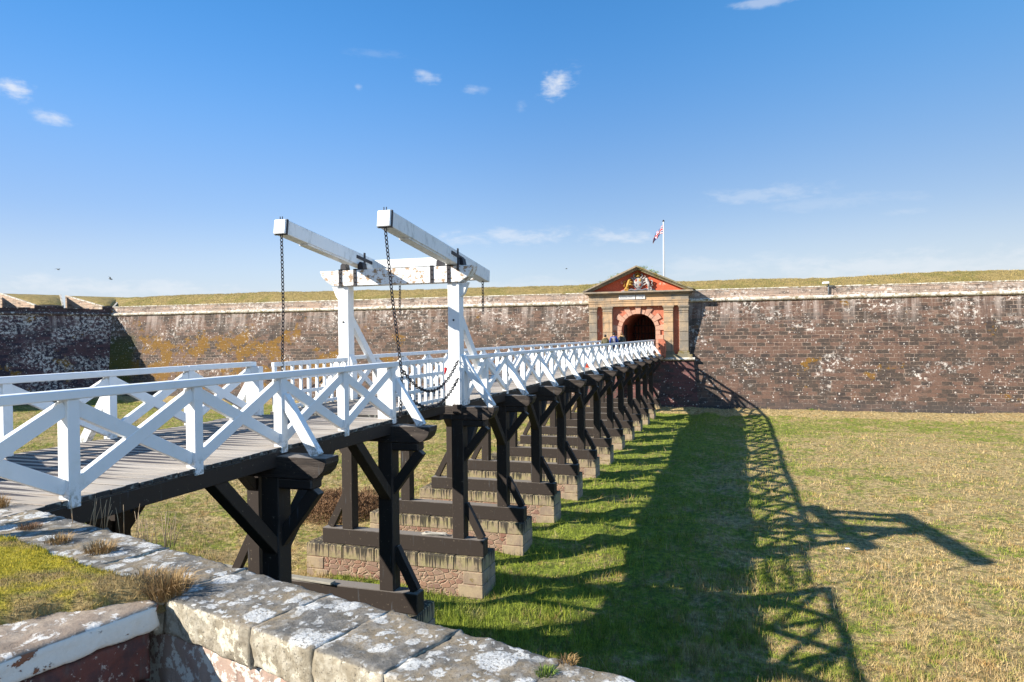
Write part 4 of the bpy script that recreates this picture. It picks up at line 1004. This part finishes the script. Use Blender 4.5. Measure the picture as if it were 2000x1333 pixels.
# ================================================================= FOREGROUND PARAPET
A0 = Vector((-3.66, 3.785, 0)); EX = Vector((.962, -.273, 0)).normalized(); EP = Vector((.273, .962, 0)).normalized()   # along the wall, towards the ditch
FW = thing('parapet_wall', (-3.66, 3.785, -1.2), 'low foreground wall with lichen-covered coping stones and an inner corner', 'stone wall')
def block(mat, o, ex, ey, lx, ly, lz, seed, nx, ny, nz_, amp=.012, rnd=.05, parent=None, name='coping_stone', ztop=0.0):
    """rounded, eroded stone: o is its near lower-left top corner"""
    bm = bmesh.new(); uvl = bm.loops.layers.uv.new('UVMap'); ez = Vector((0, 0, 1)); o = Vector(o)
    cache = {}
    def V(i, j, k):
        if (i, j, k) in cache: return cache[(i, j, k)]
        q = Vector((i/nx*lx, j/ny*ly, -k/nz_*lz)); c = q.copy()
        for ax, L, rq in ((0, lx, rnd*.35), (1, ly, rnd)):
            c[ax] = min(max(q[ax], rq), L-rq)
        c[2] = min(max(q[2], -lz+rnd), -rnd)
        d_ = q-c
        if d_.length > 1e-9 and abs(d_.x) < 1e-9: q = c+d_.normalized()*min(d_.length, rnd)
        p = o+ex*q.x+ey*q.y+ez*(q.z+ztop); s = Vector((seed*3.1, seed*1.7, seed))
        nn = noise.fractal(p*7+s, 1, 2, 4)*amp+noise.fractal(p*28+s, 1, 2, 3)*amp*.5
        ctr = o+ex*lx/2+ey*ly/2-ez*lz/2; dirv = (p-ctr); dirv = Vector((dirv.dot(ex)/lx, dirv.dot(ey)/ly, dirv.z/lz))
        edge = sorted([abs(dirv.x), abs(dirv.y), abs(dirv.z)])[1]
        nn -= max(0, edge-.42)*.35*max(0, noise.noise(p*5+s)+.15)
        w_ = ex*(dirv.x if abs(dirv.x) > .4 else 0)+ey*(dirv.y if abs(dirv.y) > .4 else 0)+ez*(dirv.z if abs(dirv.z) > .4 else 0)
        if w_.length > 0: p = p+w_.normalized()*nn
        cache[(i, j, k)] = bm.verts.new(p); return cache[(i, j, k)]
    def face(a, b_, c, d_):
        fc = bm.faces.new((V(*a), V(*b_), V(*c), V(*d_))); fc.smooth = True
    for i in range(nx):
        for j in range(ny): face((i, j, 0), (i+1, j, 0), (i+1, j+1, 0), (i, j+1, 0)); face((i, j, nz_), (i, j+1, nz_), (i+1, j+1, nz_), (i+1, j, nz_))
        for k in range(nz_): face((i, 0, k), (i, 0, k+1), (i+1, 0, k+1), (i+1, 0, k)); face((i, ny, k), (i+1, ny, k), (i+1, ny, k+1), (i, ny, k+1))
    for j in range(ny):
        for k in range(nz_): face((0, j, k), (0, j+1, k), (0, j+1, k+1), (0, j, k+1)); face((nx, j, k), (nx, j, k+1), (nx, j+1, k+1), (nx, j+1, k))
    mb = MB.__new__(MB); mb.bm = bm; mb.uv = uvl
    return part(name, mb, mat, parent)
cuts = [-6.6, -5.5, -4.35, -3.25, -2.2, -1.15, -.12, .84, 1.40, 1.95, 2.66, 3.35, 4.0, 4.7]
for i, (s0, s1) in enumerate(zip(cuts, cuts[1:])):
    wide = .655+(.0 if s0 >= -.2 else random.uniform(0, .03)); pull = 0 if s0 >= -.2 else -.05
    o = A0+EX*(s0+.002); L = s1-s0-.004
    block(M['cop'], o+EP*pull, EX, EP, L, wide-pull, .26, i+2, max(12, int(L*34)), 24, 11, parent=FW, ztop=random.uniform(-.006, .006), rnd=.028)
for i in range(4):                                                 # coping of the return wall, edge towards +X
    tcut = [-.02, 1.0, 2.05, 3.2, 4.4]; s0, s1 = tcut[i], tcut[i+1]
    eb = Vector((-.194, -.98, 0)).normalized(); ea = Vector((-.98, .194, 0))
    o = Vector((-3.70, 3.72, 0))+eb*(s0+.005)
    block(M['cop_left'], o+ea*0, eb, ea, s1-s0-.01, .95, .175, i+31, 36, 20, 7, amp=.010, parent=FW, ztop=-.01, rnd=.035)
def wallbox(o, ex, ey, lx, ly, z0, z1, mat, name, seed, nx=60, nz_=14): return block(mat, Vector(o), ex, ey, lx, ly, z1-z0, seed, nx, 4, nz_, amp=.022, rnd=.02, parent=FW, name=name, ztop=z1)
wallbox(A0+EX*(-.6)+EP*.035, EX, EP, 5.4, .58, -1.6, -.265, M['rub'], 'rubble_core', 51, 100, 30)
for k, (z1, hh) in enumerate(((-.19, .32), (-.53, .36), (-.91, .4))):
    t0_ = 0.0 if k % 2 == 0 else -.0
    for j, L in enumerate((.78, .9, 1.0) if k % 2 == 0 else (.45, .95, 1.1)):
        o = Vector((-3.745, 3.69, 0))+eb*(t0_+.008); wallbox(o, eb, ea, L-.016, .6, z1-hh, z1, M['redstone'], 'wall_block', 60+k*5+j, 30, 12); t0_ += L
# ditch side of the same wall and its continuation
m = MB()
p0 = A0+EX*(-60)+EP*.60; p1 = A0+EX*60+EP*.60
fquad(m, [(p0.x, p0.y, -5.6), (p1.x, p1.y, -5.6), (p1.x, p1.y, -.27), (p0.x, p0.y, -.27)], [(0, -5.6), (120, -5.6), (120, -.27), (0, -.27)]); 
p0 -= EP*.4; p1 -= EP*.4
fquad(m, [(p0.x, p0.y, -5.6), (p1.x, p1.y, -5.6), (p1.x, p1.y, -.27), (p0.x, p0.y, -.27)], [(0, -5.6), (120, -5.6), (120, -.27), (0, -.27)])
part('ditch_face', m, M['wall'], FW)
# platform of path and turf behind it
m = MB(); m.box(-60, -6.9, -30, 5.2, -.6, -.035); o = part('gravel_path', m, M['gravel'], None, (-30, 0, -.6)); o['kind'] = 'structure'
m = MB(); m.box(-3.9, 60, -30, 3.0, -1.5, -.78); o = part('terrace_ground', m, M['gravel'], None, (10, -10, -1.5)); o['kind'] = 'structure'
# mossy turf mound: everything left of the return coping and behind the strip of stones
def inside_mound(X, Y):
    rel_s = (X-A0.x)*EX.x+(Y-A0.y)*EX.y; rel_p = (X-A0.x)*EP.x+(Y-A0.y)*EP.y
    a = (X-(-3.70))*(-.98)+(Y-3.72)*.194; tt = (X+3.70)*(-.194)+(Y-3.72)*(-.98)
    wob = .07*fbm(X*4, Y*4, 77, 4)
    d1 = (.10-.03*np.clip(-rel_s, 0, 3)) - rel_p + wob*1.6           # distance inside the strip edge
    d2 = a-(.10+.62*np.clip(tt, 0, 1.1)) + wob
    return np.minimum(d1, d2)
def moundz(X, Y):
    d_ = inside_mound(X, Y); return -.09+.155*sm(d_, -.03, .14)+.05*sm(d_, .1, .9)+.022*fbm(X*7, Y*7, 12)*sm(d_, 0, .1)
mo = grid_mesh('turf_mound', np.arange(-7.2, -3.6, .03), np.arange(-3, 5.4, .03), moundz, M['mound'], keep=lambda X, Y: inside_mound(X, Y) > -.06); mo['kind'] = 'structure'

# ================================================================= VEGETATION
def blades(n, X, Y, Z, H, Wd, lean=.5, rnd=None):
    ang = rng.random(n)*2*np.pi; la = rng.random(n)*2*np.pi; ln = rng.random(n)*lean
    dx = np.cos(ang)*Wd/2; dy = np.sin(ang)*Wd/2
    tx = X+np.cos(la)*ln*H; ty = Y+np.sin(la)*ln*H
    V = np.empty((n, 3, 3)); V[:, 0] = np.stack([X-dx, Y-dy, Z], -1); V[:, 1] = np.stack([X+dx, Y+dy, Z], -1); V[:, 2] = np.stack([tx, ty, Z+H*np.sqrt(np.maximum(.05, 1-ln**2*.8))], -1)
    rr = rng.random(n) if rnd is None else rnd
    return V.reshape(-1, 3), np.arange(3*n).reshape(-1, 3), np.repeat(rr, 3)
n = 950000
Yv = 1/(1/7.5-rng.random(n)*(1/7.5-1/60.5)); keep = Yv < 59.2; Yv = Yv[keep]
Xv = -1.45*Yv-2+rng.random(len(Yv))*(1.45*Yv+.42*Yv+5)
# fewer blades to the left, where the bridge hides the ditch
cl_ = .5+1.3*fbm(Xv*1.3, Yv*1.3, 41); keep = rng.random(len(Yv)) < np.clip(.35+cl_, .15, 1); Xv = Xv[keep]; Yv = Yv[keep]; n = len(Xv)
lushv = sm(Xv, 3.5, .3)*sm(Xv, -13.5, -8)
H = (.05+.13*rng.random(n)**2.5)*(1+.5*lushv)*(1+np.clip(fbm(Xv*.9, Yv*.9, 55), -.4, .8)); Wd = .005+.0006*Yv
V, Fc, rn = blades(n, Xv, Yv, zground(Xv, Yv)-.015, H, Wd, .95)
# scattered taller dry stems
k = 9000; Y2 = 1/(1/9-rng.random(k)*(1/9-1/57)); X2 = -1.4*Y2+rng.random(k)*(1.82*Y2+4); c2 = fbm(X2*.5, Y2*.5, 61); kk = c2 > .12; X2 = X2[kk]; Y2 = Y2[kk]; k = len(X2)
V2, F2, r2_ = blades(k, X2, Y2, zground(X2, Y2)-.02, .16+.22*rng.random(k), .004+.0006*Y2, .7)
g = link('ditch_grass', numesh('ditch_grass', V, Fc, None, rn), M['blade']); tag(g, 'short green and straw-coloured grass covering the ditch floor', 'grass', kind='stuff')
g = link('dry_stems', numesh('dry_stems', V2, F2, None, r2_), M['stalk']); tag(g, 'scattered taller dry grass stems standing in the ditch', 'grass stems', kind='stuff')
# rough grass on the turf bank
n = 60000; Xb = -66+rng.random(n)*96; Yb = 61.5+rng.random(n)*5.5
V, Fc, rn = blades(n, Xb, Yb, bankz(Xb, Yb)-.02, .05+.10*rng.random(n)**2, .035, 1.2)
g = link('bank_grass', numesh('bank_grass', V, Fc, None, rn), M['rust']); tag(g, 'rough dry grass along the top of the rampart bank', 'grass', kind='stuff'); g.data.materials[0] = material('bank_blade', f_tint, a=(.20, .15, .04), b=(.50, .38, .15))
# mound turf
n = 90000; Xm = -7.1+rng.random(n)*3.5; Ym = 2.0+rng.random(n)*3.4; dd = inside_mound(Xm, Ym); kk = dd > -.01; Xm = Xm[kk]; Ym = Ym[kk]; dd = dd[kk]; n = len(Xm)
Hm = (.016+.018*rng.random(n))*(1+2.3*np.exp(-dd/.10)*rng.random(n)*(fbm(Xm*3, Ym*3, 5)+.75))
V, Fc, rn = blades(n, Xm, Ym, moundz(Xm, Ym)-.006, Hm, .004+.003*rng.random(n), 1.0)
g = link('mound_grass', numesh('mound_grass', V, Fc, None, rn), M['mblade']); tag(g, 'mossy yellow-green turf behind the foreground coping', 'turf', kind='stuff')
def tuft(x, y, z, rad, h, n, mat, label, group, lean=1.1, w_=.0045):
    a = rng.random(n)*2*np.pi; q = np.sqrt(rng.random(n))*rad; X = x+np.cos(a)*q; Y = y+np.sin(a)*q
    la = a+rng.normal(0, .6, n); ln = np.clip(q/rad*.8+rng.normal(0, .2, n), 0, 1.2)*lean; H = h*(.45+.55*rng.random(n))
    V = np.empty((n, 5, 3)); dx = np.cos(la+1.57)*w_/2; dy = np.sin(la+1.57)*w_/2
    mx = X+np.cos(la)*ln*H*.35; my = Y+np.sin(la)*ln*H*.35; ex = X+np.cos(la)*ln*H; ey = Y+np.sin(la)*ln*H
    V[:, 0] = np.stack([X-dx, Y-dy, np.full(n, z)], -1); V[:, 1] = np.stack([X+dx, Y+dy, np.full(n, z)], -1)
    V[:, 2] = np.stack([mx+dx*.8, my+dy*.8, z+H*.6], -1); V[:, 3] = np.stack([mx-dx*.8, my-dy*.8, z+H*.6], -1); V[:, 4] = np.stack([ex, ey, z+H*(1-.35*ln)], -1)
    V = V.reshape(-1, 3)-np.array([x, y, z]); k = np.arange(n)*5
    Fc = np.concatenate([np.stack([k, k+1, k+2], -1), np.stack([k, k+2, k+3], -1), np.stack([k+3, k+2, k+4], -1)])
    o = link('grass_tuft', numesh('grass_tuft', V, Fc, None, np.repeat(rng.random(n), 5)), mat); o.location = (x, y, z); tag(o, label, 'grass tuft', group); return o
GT = 'grass tufts rooted along the foreground coping'
tuft(-3.78, 3.88, -.03, .12, .22, 700, M['rust'], 'large rusty tuft at the inner corner of the foreground coping', GT)
tuft(-4.05, 3.95, -.01, .15, .13, 520, M['rust'], 'straw-coloured tuft just left of the large corner tuft', GT)
tuft(-5.03, 4.45, 0, .11, .12, 320, M['rust'], 'brown tuft lying on the coping beside the dry stalks', GT)
tuft(-5.62, 4.56, 0, .10, .10, 240, M['rust'], 'green-brown tuft on the coping, second from the bridge edge', GT)
tuft(-6.32, 4.83, 0, .10, .055, 260, M['heath'], 'low dark brown plant cushion on the coping near the bridge', GT)
tuft(-7.42, 5.36, 0, .08, .16, 220, M['rust'], 'upright tuft where the coping meets the bridge deck at the left edge', GT)
tuft(-.98, 3.50, -.005, .05, .05, 150, M['greenl'], 'small green tuft in a coping joint at lower right', GT)
tuft(-.90, 3.66, -.005, .05, .05, 120, M['rust'], 'small straw tuft behind the green one at lower right', GT)
def stalks(x, y, n, sx, h, label):
    m = MB(); V = []
    for i in range(n):
        bx = x+random.gauss(0, sx); by = y+random.gauss(0, .03); hh = h*random.uniform(.45, 1); lx = random.uniform(-.07, .09); 
        m.tube([(bx, by, -.06), (bx+lx*.5, by+.01, hh*.5), (bx+lx, by+.02, hh)], [.0032, .0028, .0018], 5)
    o = part('dry_stalks', m, M['stalk'], None, (x, y, 0)); tag(o, label, 'dry stalks', 'dry stalks behind the coping')
    a = o.data.attributes.new('rnd', 'FLOAT', 'POINT'); a.data.foreach_set('value', np.random.random(len(o.data.vertices)).astype(np.float32))
stalks(-5.62, 5.07, 16, .20, .30, 'thin dry stalks standing before the black bridge beam'); stalks(-4.83, 4.86, 20, .10, .27, 'cluster of dry stalks before the first trestle post')
# brown shrub seen between the trestles
SH = thing('brown_shrub', (-14.6, 23.4, -5.0), 'low reddish-brown shrub on the ditch floor left of the second trestle', 'shrub')
m = MB()
for i in range(40):
    a = random.random()*6.28; q = random.random()*1.6; m.tube([(-14.6+random.gauss(0, .5), 23.4+random.gauss(0, .5), -5.05), (-14.6+math.cos(a)*q*1.2, 23.4+math.sin(a)*q, -4.6+random.random()*.3)], [.015, .006], 4)
part('stem', m, M['twig'], SH)
n = 26000; a = rng.random(n)*2*np.pi; q = rng.random(n)**.6; xx = np.cos(a)*q*2.1; yy = np.sin(a)*q*1.7
bump_ = .45+.55*np.clip(fbm(xx*1.6+9, yy*1.6, 90)+.5, 0, 1.2); zz = rng.random(n)**.5*np.sqrt(np.clip(1-q**2, 0, 1))*1.25*bump_
V, Fc, rn = blades(n, xx, yy, zz, .05+.07*rng.random(n), .028, 1.3, np.clip(rng.random(n)*.6+zz*.35, 0, 1))
link('foliage', numesh('foliage', V, Fc, None, rn), M['heath'], SH)
n = 900; o_ = rng.normal(0, 1, (n, 3))*np.array([.16, .12, .10]); V, Fc, rn = blades(n, o_[:, 0], o_[:, 1], np.abs(o_[:, 2]), .10+.05*rng.random(n), .04, 1.2)
o = link('weed', numesh('weed', V, Fc, None, rn), M['greenl']); o.location = (5.05, 58.95, -4.55); tag(o, 'bright green weed sprouting at the foot of the right-hand wall', 'weed')

# ================================================================= SMALL THINGS
m = MB(); m.beam((-12.15, 13.65, -3.61), (-8.45, 13.25, -3.57), .17, .05); o = part('loose_plank', m, M['grey_wood'], None, (-10, 13.4, -3.6)); tag(o, 'pale loose plank lying along the sill of the second trestle', 'plank')
m = MB()
for j in range(4): m.tube([(-8.0+.28*math.cos(a)*(1+.05*j)+.04*j, 17.34+.06*math.sin(a)*(1+.1*j), -3.59+.012*j+.012*math.sin(3*a)) for a in np.linspace(0, 6.2, 20)], .014, 6)
m.tube([(-7.75, 17.33, -3.58), (-7.6, 17.30, -3.57), (-7.5, 17.31, -3.58)], .014, 6)
o = part('rope_coil', m, M['rope'], None, (-8, 17.3, -3.6)); tag(o, 'pale coil of rope lying on the sill under the lifting frame', 'rope')
m = MB(); m.prism([(2.93, 23.42), (3.04, 23.45), (3.0, 23.54), (2.9, 23.5)], 'z', -4.86, -4.845)
o = part('paper_scrap', m, M['white'], None, (2.97, 23.5, -4.87)); tag(o, 'small white scrap lying on the shaded grass of the ditch', 'litter')
CO = thing('traffic_cone', (-7.75, 36, 0), 'orange cone standing on the deck behind the near railing', 'traffic cone')
m = MB(); m.box(-7.93, -7.57, 35.82, 36.18, .004, .04, .01); part('base', m, M['orange'], CO)
m = MB(); m.tube([(-7.75, 36, .04), (-7.75, 36, .22)], [.13, .095], 16); m.tube([(-7.75, 36, .34), (-7.75, 36, .52)], [.075, .03], 16); part('cone', m, M['orange'], CO)
m = MB(); m.tube([(-7.75, 36, .22), (-7.75, 36, .34)], [.097, .077], 16); part('reflective_band', m, M['white'], CO)
BO = thing('marker_post', (-9.0, 20.7, 0), 'red and white marker post on the deck behind the slatted rail', 'marker post')
m = MB(); m.tube([(-9.0, 20.7, 0), (-9.0, 20.7, .06)], [.14, .12], 16); m.tube([(-9.0, 20.7, .06), (-9.0, 20.7, .30)], .055, 16); part('post', m, M['red'], BO)
m = MB(); m.tube([(-9.0, 20.7, .30), (-9.0, 20.7, .50)], .055, 16); part('white_band', m, M['white'], BO)
m = MB(); m.tube([(-9.0, 20.7, .50), (-9.0, 20.7, .72)], .055, 16); part('upper_band', m, M['red'], BO)
CM = thing('wall_lamp', (6.3, 60.6, 4.6), 'small white lamp on a grey bracket fixed to the right-hand parapet', 'lamp')
m = MB(); m.tube([(6.42, 60.62, 4.55), (6.42, 60.60, 5.45)], .05, 8); part('bracket', m, M['gull'], CM)
m = MB(); m.tube([(6.55, 60.62, 5.2), (6.78, 60.55, 5.1), (6.80, 60.45, 4.75), (6.70, 60.5, 4.5)], .022, 6); part('cable', m, M['iron'], CM)
m = MB(); m.box(5.98, 6.46, 60.30, 60.75, 5.45, 5.62, .03); part('lamp_head', m, M['white'], CM)
def bird(x, y, z, s, bank, label):
    m = MB(); c = Vector((x, y, z)); 
    m.tube([c+Vector((-.30, 0, .02))*s, c+Vector((-.12, 0, 0))*s, c+Vector((.12, 0, 0))*s, c+Vector((.26, 0, .03))*s, c+Vector((.34, 0, .02))*s], [.015*s, .07*s, .075*s, .05*s, .01*s], 8)
    for sd in (-1, 1):
        a = c+Vector((.0, 0, .03))*s; w1 = a+Vector((.02, sd*.35, .16+bank*sd))*s; w2 = a+Vector((-.12, sd*.72, .05+2*bank*sd))*s; q = Vector((.20, 0, 0))*s
        for p0_, p1_, k0, k1 in ((a, w1, 1, .9), (w1, w2, .9, .15)):
            hexa(m, [p0_-q*k0*.5, p0_+q*k0*.5, p1_+q*k1*.5, p1_-q*k1*.5], [p0_-q*k0*.5+Vector((0, 0, .015)), p0_+q*k0*.5+Vector((0, 0, .015)), p1_+q*k1*.5+Vector((0, 0, .015)), p1_-q*k1*.5+Vector((0, 0, .015))])
    o = part('gull', m, M['gull'], None, (x, y, z)); tag(o, label, 'bird', 'gulls in flight'); return o
bird(-97.8, 80, 12.28, .85, .05, 'grey gull flying highest, above the far-left rampart').rotation_euler = (0, R(12), R(15))
bird(-87.7, 80, 10.5, 1.0, -.1, 'grey gull flying just above the corner of the left wall').rotation_euler = (0, R(18), R(25))
bird(-19.4, 80, 9.3, .45, .1, 'tiny distant gull above the middle of the rampart')

# ================================================================= PEOPLE
def skinmesh(name, verts, edges, rads, root, mat, parent, sub=1):
    me = bpy.data.meshes.new(name); me.from_pydata([tuple(v) for v in verts], edges, []); o = link(name, me, mat, parent)
    sk = o.modifiers.new('skin', 'SKIN'); sk.use_smooth_shade = True
    for i, rr in enumerate(rads): me.skin_vertices[0].data[i].radius = (rr, rr) if not hasattr(rr, '__len__') else rr
    me.skin_vertices[0].data[root].use_root = True
    s = o.modifiers.new('sub', 'SUBSURF'); s.levels = s.render_levels = sub
    return o
def person(x, y, h, face, label, jacket, legs, hair, trim=None, pack=None, hood=False):
    P = thing('person', (x, y, 0), label, 'person', 'people walking to the gate')
    k = h/1.75
    V = [(0, 0, .92), (0, 0, 1.10), (0, 0, 1.32), (0, 0, 1.45), (0, .01, 1.52), (0, .02, 1.60), (0, .02, 1.70),
         (.17, 0, 1.40), (.24, -.02, 1.14), (.22, .08, .92), (.21, .13, .84), (-.17, 0, 1.40), (-.24, -.03, 1.14), (-.21, .07, .92), (-.20, .12, .84),
         (.10, 0, .86), (.11, .10, .48), (.11, .12, .08), (.12, .24, .04), (-.10, 0, .86), (-.11, -.06, .48), (-.11, -.18, .10), (-.12, -.08, .04)]
    E = [(0, 1), (1, 2), (2, 3), (3, 4), (4, 5), (5, 6), (2, 7), (7, 8), (8, 9), (9, 10), (2, 11), (11, 12), (12, 13), (13, 14), (0, 15), (15, 16), (16, 17), (17, 18), (0, 19), (19, 20), (20, 21), (21, 22)]
    Rr = [.13, .12, .14, .08, .05, .085, .085, .06, .05, .038, .03, .06, .05, .038, .03, .085, .06, .04, .035, .085, .06, .04, .035]
    body = skinmesh('body', [Vector(v)*k for v in V], E, [q*k for q in Rr], 0, M['skin'], P)
    J = [(0, 0, .84), (0, 0, .98), (0, 0, 1.15), (0, 0, 1.34), (0, 0, 1.45), (.18, 0, 1.40), (.25, -.02, 1.14), (.225, .07, .93), (-.18, 0, 1.40), (-.25, -.03, 1.14), (-.215, .06, .93)]
    je = [(0, 1), (1, 2), (2, 3), (3, 4), (3, 5), (5, 6), (6, 7), (3, 8), (8, 9), (9, 10)]
    skinmesh('jacket', [Vector(v)*k for v in J], je, [q*k for q in (.17, .175, .165, .18, .10, .09, .075, .055, .09, .075, .055)], 1, M[jacket], body)
    L = [(0, 0, .90), (.10, 0, .80), (.11, .10, .48), (.11, .12, .12), (-.10, 0, .80), (-.11, -.06, .48), (-.11, -.18, .14)]
    skinmesh('trousers', [Vector(v)*k for v in L], [(0, 1), (1, 2), (2, 3), (0, 4), (4, 5), (5, 6)], [q*k for q in (.14, .105, .08, .06, .105, .08, .06)], 0, M[legs], body)
    m = MB(); m.ell(Vector((0, -.005, 1.665))*k+Vector((x, y, 0)), .098*k, .105*k, .115*k, 14, 10); part('hair', m, M[hair], body)
    m = MB(); c = Vector((x, y, 0))
    m.ell(c+Vector((0, .115, 1.625))*k, .014, .022, .018, 6, 4)
    for s in (-1, 1): m.ell(c+Vector((s*.092, .02, 1.63))*k, .012, .02, .03, 6, 4)
    part('face', m, M['skin'], body)
    if trim:
        m = MB(); m.tube([c+Vector((.15*math.cos(a), -.02-.10*math.sin(a), 1.47+.05*math.sin(a)))*k for a in np.linspace(-.6, math.pi+.6, 14)], .055*k, 8); part('fur_hood_trim', m, M[trim], body)
    if pack:
        m = MB(); m.box(x-.15*k, x+.15*k, y-.34*k, y-.16*k, 1.0*k, 1.42*k, .05); part('backpack', m, M[pack], body)
    P.rotation_euler.z = face
    return P
person(-9.20, 49.3, 1.66, .1, 'person in an olive coat with a tan fur hood, leftmost of three', 'olive', 'maroon', 'hair', trim='fur')
person(-8.70, 49.9, 1.82, 0, 'person in a blue jacket carrying a grey backpack, in the middle of the three', 'blue', 'jeans', 'hair', pack='greyp')
person(-8.22, 50.4, 1.80, -.1, 'person in a dark coat with a pale fur hood, rightmost of three', 'dgreen', 'maroon', 'bhair', trim='fur')
